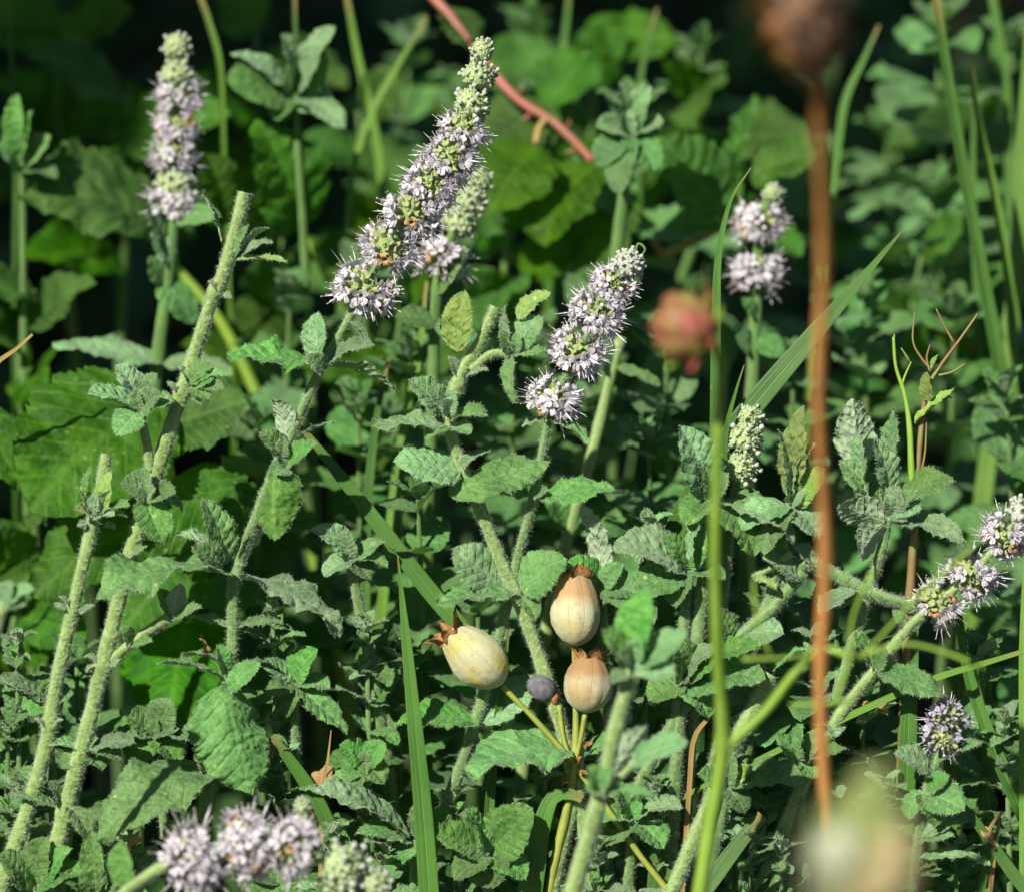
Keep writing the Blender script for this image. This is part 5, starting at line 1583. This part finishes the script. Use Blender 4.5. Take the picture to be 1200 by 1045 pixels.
pl.leaf((1103, 462, -2), (1118, 470, -6), 6, 60, 0.4, 0.5, 'mint_fresh', hair=0)

# ================================================================== BRAMBLE
s = [(776, 300, 450), (752, 262, 450), (704, 200, 452), (652, 146, 455), (606, 116, 460), (560, 64, 470), (512, 2, 480), (440, -55, 500), (250, -120, 540), (40, -70, 580), (-160, 140, 620), (-240, 420, 640)]
pl = Plant('red thorny bramble cane sloping behind the tallest spike with broad green leaves', foot(s), None, 'bramble', 'bramble')
pl.stem(s, 4.5, 9.5, mat='cane', hair=0, step=0.002, sides=10, name='cane')
pl.stem([(862, 258, 440), (820, 280, 445), (776, 300, 450)], 5, 6, mat='cane_tan', hair=0, step=0.002, ground=False, name='side_cane')
pl.stem([(628, 168, 440), (632, 150, 448), (640, 140, 455)], 4, 4.5, mat='cane_tan', hair=0, step=0.001, ground=False, name='leaf_stalk')
cp = smooth_path([P(*q) for q in s], 0.001)
for k in range(26):
    i = min(len(cp) - 8, 5 + k * 5)
    p = Vector(cp[i])
    t = Vector(cp[i + 3] - cp[i - 3]).normalized()
    d = (t.orthogonal() * math.cos(k * 2.1) + t.cross(t.orthogonal()) * math.sin(k * 2.1))
    tip = p + (d * 1.0 + t * 0.4) * 15 * PX
    me = tube_mesh(np.array([p + d * 6 * PX, p + d * 12 * PX + t * 2 * PX, tip]) - np.array(pl.root.location), np.array([3.2, 1.6, 0.3]) * PX, [M['cane'], M['hair']], 6, name='thorn')
    child('thorn', me, pl.root)


def bleaf(p, b, t, w, a, curl=0.4, fold=0.3, twist=0.0, label=None):
    return p.leaf(b, t, w, a, curl, fold, 'bramble', twist, 0.05, label, hair=0, shape=(0.55, 0.75), serr=0.14, pleat=0.03)


bleaf(pl, (628, 172, 430), (575, 250, 400), 120, 25, 0.5, 0.2)
bleaf(pl, (640, 120, 500), (560, 190, 470), 120, 40, 0.3, 0.15, label='flat sunlit bramble leaf just right of the tallest spike')
bleaf(pl, (700, 190, 440), (640, 290, 400), 130, 50, 0.5, 0.3)
bleaf(pl, (690, 60, 520), (640, 130, 500), 90, 40, 0.4, 0.2)
bleaf(pl, (860, 258, 430), (770, 160, 400), 110, 35, 0.5, 0.3, label='pleated bramble leaf left of the brown stalk')
bleaf(pl, (880, 210, 430), (962, 178, 400), 70, 45, 0.4, 0.2)
bleaf(pl, (868, 262, 430), (940, 300, 400), 60, 50, 0.5, 0.4)
bleaf(pl, (868, 256, 436), (884, 110, 440), 60, 75, 0.5, 0.3)
bleaf(pl, (730, 240, 450), (700, 330, 420), 110, 50, 0.4, 0.3)
bleaf(pl, (520, 10, 480), (560, 70, 470), 60, 50, 0.4, 0.3)

s = [(190, 300, 420), (220, 330, 425), (260, 380, 430), (300, 460, 440)]
pl = Plant('bramble with a large dim leaf at far left and a pleated lit leaf', foot(s), None, 'bramble', 'bramble')
pl.stem(s, 6, 8, mat='herb', hair=0, step=0.002, name='cane')
bleaf(pl, (192, 262, 420), (20, 232, 380), 150, 52, 0.7, 0.25, label='large dim bramble leaf at the far left, its upper rim lit')
bleaf(pl, (352, 270, 410), (300, 140, 380), 110, 30, 0.9, 0.4, label='pleated bramble leaf lit along its right side')
bleaf(pl, (262, 265, 420), (240, 180, 400), 80, 30, 0.6, 0.4)
pl.stem([(352, 268, 412), (372, 300, 420), (386, 330, 430)], 4, 5, mat='herb', hair=0, step=0.002, ground=False, name='leaf_stalk')
pl.stem([(192, 264, 420), (200, 285, 420), (206, 312, 422)], 4, 5, mat='herb', hair=0, step=0.002, ground=False, name='leaf_stalk')

s = [(180, 470, 200), (200, 560, 210), (215, 660, 220), (225, 760, 230)]
pl = Plant('bramble seedling with big dim leaves behind the cut stems at left', foot(s), None, 'bramble', 'bramble')
pl.stem(s, 6, 8, mat='herb', hair=0, step=0.002, name='cane')
bleaf(pl, (190, 470, 195), (36, 600, 150), 190, 20, 0.4, 0.2, label='biggest dim green leaf, behind the two cut stems')
bleaf(pl, (204, 560, 200), (290, 640, 170), 150, 25, 0.4, 0.2)
bleaf(pl, (214, 640, 215), (140, 740, 180), 130, 25, 0.4, 0.2)
bleaf(pl, (222, 720, 225), (200, 850, 190), 150, 20, 0.4, 0.2)
bleaf(pl, (200, 600, 220), (40, 700, 190), 120, 30, 0.5, 0.2)
bleaf(pl, (196, 500, 215), (290, 470, 190), 110, 40, 0.5, 0.2)
bleaf(pl, (-30, 470, 240), (28, 580, 220), 70, 25, 0.4, 0.2, label='dim upright leaf cut by the left edge')

# ================================================================== BLURRED MINT BEHIND
# left blurred spike
s = [(208, 44, 300), (207, 100, 300), (204, 180, 300), (204, 245, 300), (196, 330, 300), (186, 410, 300)]
pl = Plant('soft focused lilac mint spike at upper left', foot(s), 'mint spikes blurred behind')
pl.stem(s, 6, 8, mat='stem_far', hair=0, step=0.003)
spike(pl, [(207, 56, 300, 19, 'bud', 1.1), (207, 88, 300, 22, 'bud'), (209, 116, 300, 32, 'flower'), (207, 150, 298, 33, 'flower'), (204, 180, 298, 33, 'flower'), (206, 216, 300, 27, 'bud'), (202, 240, 300, 33, 'flower')], joined=True, seed=60, n=36, bald=BALD, bald_t=0.93)
pl.leaf((200, 300, 300), (172, 240, 290), 34, 50, 0.5, 0.3, 'mint_far', far=True)
pl.leaf((200, 310, 296), (178, 272, 290), 34, 40, 0.5, 0.3, 'mint_grey', far=True)
pl.leaf((206, 258, 296), (258, 252, 280), 34, 50, 0.5, 0.3, 'mint_fresh', far=True)
pl.leaf((190, 424, 300), (62, 402, 270), 46, 62, 0.3, 0.2, 'mint_grey', far=True, label='long grey mint leaf, blurred, left of the cut stem')
pl.leaf((192, 424, 300), (272, 440, 280), 44, 62, 0.4, 0.2, 'mint_grey', far=True)
pl.leaf((192, 330, 300), (226, 380, 290), 50, 40, 0.4, 0.2, 'mint_far', far=True)
pl.leaf((192, 332, 296), (176, 300, 290), 30, 40, 0.4, 0.2, 'mint_far', far=True)
# right blurred spike
s = [(905, 222, 300), (895, 250, 300), (888, 300, 300), (886, 350, 300), (882, 440, 300)]
pl = Plant('soft focused lilac mint spike of two round whorls between grass and brown stalk', foot(s), 'mint spikes blurred behind')
pl.stem(s, 6, 8, mat='stem_far', hair=0, step=0.003)
spike(pl, [(906, 228, 300, 15, 'bud'), (890, 262, 298, 36, 'flower'), (887, 318, 298, 37, 'flower')], joined=True, seed=64, n=44, bald=BALD, bald_t=0.93)
pl.leaf((888, 372, 296), (868, 350, 286), 20, 40, 0.5, 0.3, 'mint_far', far=True)
pl.leaf((884, 400, 296), (918, 420, 286), 36, 40, 0.5, 0.3, 'mint_far', far=True)
pl.leaf((882, 410, 296), (862, 395, 286), 30, 40, 0.5, 0.3, 'mint_far', far=True)
# spike behind the tallest one
s = [(566, 200, 220), (545, 245, 220), (522, 295, 220), (512, 340, 220), (508, 430, 230)]
pl = Plant('pale mint spike partly hidden behind the tallest spike', foot(s), 'mint spikes blurred behind')
pl.stem(s, 6, 7, mat='stem_far', hair=0, step=0.003)
spike(pl, [(563, 212, 220, 16, 'bud'), (552, 236, 220, 22, 'bud'), (538, 262, 220, 24, 'bud'), (520, 302, 218, 36, 'flower')], joined=True, seed=70, n=40)
pl.leaf((512, 345, 216), (550, 292, 210), 26, 40, 0.4, 0.3, 'mint_fresh', far=True)
pl.leaf((510, 380, 216), (560, 400, 210), 36, 50, 0.4, 0.3, 'mint_far', far=True)
pl.leaf((510, 380, 216), (462, 372, 210), 36, 50, 0.4, 0.3, 'mint_far', far=True)
# yellow-green stem behind the second spike
s = [(728, 395, 240), (716, 440, 240), (690, 545, 240), (665, 630, 240), (640, 740, 240)]
pl = Plant('smooth blurred yellow green stem behind the second spike', foot(s), 'mint shoots standing behind')
pl.stem(s, 8, 10, mat='stem', hair=0, step=0.003)
pl.leaf((718, 440, 238), (700, 404, 230), 34, 40, 0.4, 0.3, 'mint_far', far=True)
pl.leaf((722, 430, 238), (775, 452, 230), 24, 60, 0.4, 0.3, 'mint_fresh', far=True)
pl.leaf((670, 620, 238), (740, 600, 230), 44, 50, 0.4, 0.3, 'mint_far', far=True)
pl.leaf((668, 620, 238), (640, 570, 230), 44, 40, 0.4, 0.3, 'mint_far', far=True)

# mint rosette near the top left
rosette('blurred grey green mint rosette near the top, right of the left spike', (345, 112, 380), [(-80, -18, 66, 30, 'mint_far'), (34, -56, 60, 25, 'mint_far'), (44, 18, 50, 40, 'mint_grey'), (-74, -50, 30, 55, 'mint_grey'), (48, -80, 44, 50, 'mint_grey'), (-16, -72, 36, 50, 'mint_grey'), (-20, 30, 40, 40, 'mint_far'), (60, 40, 40, 50, 'mint_grey'), (-10, -24, 24, 30, 'mint_far')], (10, 150), hair=0, r=7)

TOPS = [
    # x, y, d, kind, leaf px, gap, n, lean, label
    (742, 130, 420, 'far', 74, 66, 5, (-6, 0), 'blurred mint shoot with pale tip right of the red cane'),
    (820, 60, 620, 'far', 80, 70, 5, (4, 0), 'blurred mint shoot at the top, left of the brown seed head'),
    (620, 30, 760, 'far', 84, 70, 5, (5, 0), 'blurred mint shoot at the top behind the red cane'),
    (480, 60, 700, 'far', 90, 76, 5, (-6, 0), 'round leaved blurred shoot at the top left of the tallest spike'),
    (1098, 40, 560, 'far', 110, 80, 5, (4, 0), 'lit mint shoot at the top right beside the tall grass'),
    (1185, 60, 640, 'far', 96, 80, 5, (-4, 0), 'lit mint shoot in the top right corner'),
    (1090, 235, 520, 'far', 100, 76, 5, (8, 0), 'mint shoot with one long pale leaf left of the curving grass'),
    (1010, 350, 380, 'far', 76, 64, 5, (4, 0), 'soft grey mint shoot right of the brown stalk at mid height'),
    (1120, 370, 420, 'far', 84, 70, 5, (-4, 0), 'soft mint shoot behind the dry forked herb'),
    (1180, 470, 260, 'far', 88, 70, 5, (6, 0), 'grey mint shoot at the right edge above the sideways spike'),
    (780, 400, 300, 'far', 84, 66, 5, (3, 0), 'soft mint shoot behind the pink bud'),
    (760, 520, 180, 'far', 76, 60, 5, (4, 0), 'grey mint shoot behind the herb, right of the dark pointed leaf'),
    (690, 480, 340, 'far', 70, 60, 5, (-3, 0), 'soft mint shoot low behind the second spike'),
    (600, 480, 300, 'far', 76, 60, 5, (3, 0), 'soft mint shoot between the cut crown and the second spike'),
    (480, 420, 260, 'far', 70, 58, 5, (-6, 0), 'green mint shoot left of the woolly crown'),
    (490, 585, 120, 'far', 66, 56, 5, (4, 0), 'green mint shoot right of the wide slanting grass'),
    (430, 300, 420, 'far', 84, 66, 5, (4, 0), 'soft green mint shoot left of the lowest flowers of the tallest spike'),
    (340, 350, 380, 'far', 80, 66, 5, (-4, 0), 'soft mint shoot right of the long cut stem top'),
    (420, 480, 280, 'far', 80, 64, 5, (2, 0), 'dim mint shoot right of the tallest spike stem'),
    (300, 500, 300, 'far', 76, 64, 4, (2, 0), 'dim mint shoot between long cut stem and tallest spike stem'),
    (640, 400, 420, 'far', 80, 66, 5, (2, 0), 'soft green shoot left of the second spike'),
    (930, 430, 320, 'far', 80, 60, 5, (-2, 0), 'soft mint shoot just left of the brown stalk at mid height'),
    (560, 700, 110, 'far', 70, 58, 4, (2, 0), 'shaded mint shoot behind the tilted pod'),
    (470, 770, 110, 'far', 70, 58, 4, (-2, 0), 'shaded mint shoot left of the long grass blade'),
    (640, 960, 60, 'far', 64, 50, 3, (2, 0), 'shaded mint leaves behind the pod stalks'),
    (1010, 830, 70, 'far', 76, 58, 4, (2, 0), 'shaded mint shoot under the thin rising grass'),
    (1150, 780, 90, 'far', 76, 60, 4, (4, 0), 'dark mint shoot at right, behind the violet head'),
    (980, 700, 90, 'far', 76, 56, 4, (2, 0), 'shaded mint shoot behind the level downy stem'),
    (900, 720, 60, 'far', 70, 54, 4, (-2, 0), 'shaded mint shoot right of the herb stem'),
    (90, 780, 140, 'far', 80, 60, 4, (2, 0), 'dim mint shoot between the two cut stems'),
    (10, 860, 60, 'far', 70, 56, 4, (-2, 0), 'mint leaves at the left edge beside the short cut stem'),
    (30, 940, 30, 'near', 70, 50, 3, (-2, 0), 'hairy mint leaves in the lower left behind the short cut stem'),
    (330, 960, 40, 'far', 76, 54, 3, (2, 0), 'shaded mint leaves above the lying spike'),
    (440, 960, 70, 'far', 70, 54, 3, (2, 0), 'dark mint leaves right of the lying spike'),
    (880, 1000, 20, 'near', 70, 50, 3, (2, 0), 'mint leaves at the bottom right of the herb stem'),
    (1120, 1010, 40, 'far', 70, 50, 3, (2, 0), 'dark leaves at the bottom right below the violet head'),
    (730, 830, 60, 'far', 70, 54, 4, (2, 0), 'shaded mint shoot behind the blurred hairy shoot'),
    (540, 120, 640, 'far', 90, 70, 5, (2, 0), 'deep shaded shoot behind the top of the tallest spike'),
    (1040, 170, 760, 'far', 100, 80, 5, (2, 0), 'dark shoot in the deep gap right of the brown stalk'),
    (960, 200, 700, 'far', 90, 74, 5, (2, 0), 'dark shoot behind the upper brown stalk'),
]
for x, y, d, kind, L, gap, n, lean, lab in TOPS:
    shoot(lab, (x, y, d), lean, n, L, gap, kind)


# ================================================================== BRAMBLES FAR BEHIND
def bramble_back(label, x, y, d, n, L, seed):
    r = random.Random(seed)
    pts = [(x, y, d), (x + r.uniform(-20, 20), y + 80, d + 10), (x + r.uniform(-40, 40), y + 220, d + 30)]
    p = Plant(label, foot(pts), 'brambles behind the mint', 'bramble', 'bramble')
    p.stem(pts, 3, 6, mat='stem_far', hair=0, step=0.004, sides=7, name='cane')
    for k in range(n):
        a = k * 2.4 + seed
        yy = y + 36 * k * r.uniform(0.7, 1.2)
        b = (x + r.uniform(-10, 10), yy, d + k * 4)
        q = L * r.uniform(0.75, 1.15)
        t = (b[0] + math.cos(a) * q, b[1] + math.sin(a) * q * 0.55 - 8, d - abs(r.gauss(0, 40)) - 20)
        p.leaf(b, t, q * r.uniform(0.6, 0.78), r.uniform(15, 62), r.uniform(0.3, 0.8), r.uniform(0.15, 0.4), 'bramble', r.uniform(-.4, .4), 0.05, None, hair=0, far=True, shape=(0.55, 0.75), serr=0.14, pleat=0.03)
    return p


for i, (x, y, d, n, L, lab) in enumerate((
        (70, 30, 640, 6, 130, 'dark bramble in the shade at the upper left corner'),
        (150, 110, 560, 6, 120, 'dark bramble behind the upper left spike'),
        (300, 40, 700, 6, 120, 'shaded bramble at the top behind the grey mint rosette'),
        (420, 130, 640, 6, 110, 'bramble leaves left of the top of the tallest spike'),
        (560, 90, 700, 6, 120, 'bramble leaves behind the tip of the tallest spike'),
        (690, 40, 720, 6, 120, 'bramble leaves at the top, right of the red cane'),
        (600, 240, 470, 6, 110, 'lit bramble leaves right of the tallest spike'),
        (840, 90, 640, 6, 110, 'bramble leaves at the top left of the brown seed head'),
        (1150, 140, 760, 6, 120, 'bramble leaves behind the tall grass at the top right'),
        (40, 340, 420, 6, 120, 'dark bramble leaves at the left edge under the big dim leaf'),
        (330, 280, 520, 6, 110, 'bramble leaves behind the long cut stem top'),
        (470, 370, 420, 6, 100, 'bramble leaves under the lowest flowers of the tallest spike'),
        (1080, 300, 520, 6, 100, 'bramble leaves right of the brown stalk at mid height'),
        (20, 620, 300, 6, 110, 'dim bramble leaves at the left edge beside the short cut stem'))):
    bramble_back(lab, x, y, d, n, L, i * 7 + 3)

# ================================================================== MORE LOW WOOLLY SHOOTS AT THE FOOT OF THE PICTURE
for x, y, d, kind, L, gap, n, lean, lab in (
        (148, 985, 14, 'grey', 52, 44, 3, (2, 0), 'woolly mint shoot under the large quilted leaf'),
        (330, 890, 26, 'near', 50, 44, 3, (-2, 0), 'small hairy mint shoot right of the broad drooping leaf'),
        (392, 985, 6, 'grey', 50, 42, 3, (3, 0), 'woolly mint shoot right of the lying spike'),
        (452, 1000, 2, 'near', 52, 42, 3, (-2, 0), 'hairy mint shoot left of the upright grass blade at bottom'),
        (532, 940, 20, 'near', 46, 40, 3, (2, 0), 'hairy mint shoot right of the upright grass blade'),
        (640, 900, 30, 'near', 46, 40, 3, (-2, 0), 'hairy mint shoot behind the fork of the pod stalks'),
        (700, 1000, 10, 'grey', 52, 42, 3, (2, 0), 'woolly mint shoot at the bottom behind the foreground stem'),
        (770, 930, 24, 'grey', 50, 42, 3, (2, 0), 'woolly mint shoot left of the slantwise cut stem'),
        (860, 850, 34, 'near', 50, 42, 3, (-2, 0), 'hairy mint shoot inside the herb fork'),
        (915, 1000, 6, 'near', 54, 44, 3, (2, 0), 'hairy mint shoot at the bottom left of the pale blurred head'),
        (1040, 930, 26, 'near', 52, 44, 3, (2, 0), 'hairy mint shoot just left of the violet head'),
        (1180, 850, 40, 'near', 52, 44, 3, (2, 0), 'hairy mint shoot at the right edge beside the violet head'),
        (960, 760, 40, 'grey', 50, 42, 3, (2, 0), 'woolly mint shoot behind the herb branches'),
        (760, 620, 40, 'grey', 50, 42, 3, (-2, 0), 'woolly mint shoot left of the herb stem at mid height'),
        (430, 740, 50, 'near', 50, 42, 3, (2, 0), 'hairy mint shoot left of the upper part of the upright grass'),
        (320, 720, 40, 'near', 46, 40, 3, (2, 0), 'hairy mint shoot under the right drooping leaf'),
        (20, 760, 40, 'near', 50, 42, 3, (2, 0), 'hairy mint shoot at the left edge beside the short cut stem')):
    pl = shoot(lab, (x, y, d), lean, n, L, gap, kind, r=(3.5, 5), group='low mint shoots at the foot of the stems', wmul=1.0, mat='stem_green')


# ================================================================== DEAD LEAVES caught among the stems
for b, t, w, a, lab in (((372, 930, 30), (392, 900, 34), 30, 40, 'curled tan dead leaf in the gap right of the broad drooping leaf'),
                        ((240, 770, 0), (234, 744, -4), 9, 40, 'small orange dead leaf beside the tallest spike stem'),
                        ((150, 1000, -30), (168, 982, -34), 14, 40, 'brown curled dead leaf under the large quilted leaf'),
                        ((1040, 838, 40), (1012, 828, 44), 22, 60, 'tan dead leaf behind the thin rising grass'),
                        ((1148, 968, 0), (1168, 1000, -4), 12, 30, 'dry tan leaf scrap in the lower right corner'),
                        ((330, 870, 60), (300, 900, 60), 26, 40, 'dull brown dead leaf behind the broad drooping leaf')):
    bw, tw = P(*b), P(*t)
    me = leaf_mesh((tw - bw).length, w * PX, 1.5, 0.6, 0.09, 0.1, 6, mat='mint_yellow', hair=0, nu=4, nv=16, seed=w, name='dead_leaf')
    me.materials[0] = M['dead']
    o = bpy.data.objects.new('dead_leaf', me)
    COL.objects.link(o)
    o.matrix_world = frame(bw, tw, a)
    tag(o, lab, 'dead leaf', 'dead leaves caught among the stems')

rosette('pale silvery mint sprig at the top, right of the red cane', (738, 158, 330), [(-14, -62, 36, 40, 'mint_grey'), (24, -58, 38, 30, 'mint_grey'), (40, -16, 34, 50, 'mint_grey'), (-40, -10, 34, 45, 'mint_grey'), (-34, 40, 44, 35, 'mint_far'), (30, 44, 46, 35, 'mint_far'), (4, -30, 22, 30, 'mint_grey'), (-12, 70, 44, 30, 'mint_far')], (-16, 150), hair=0, r=12)
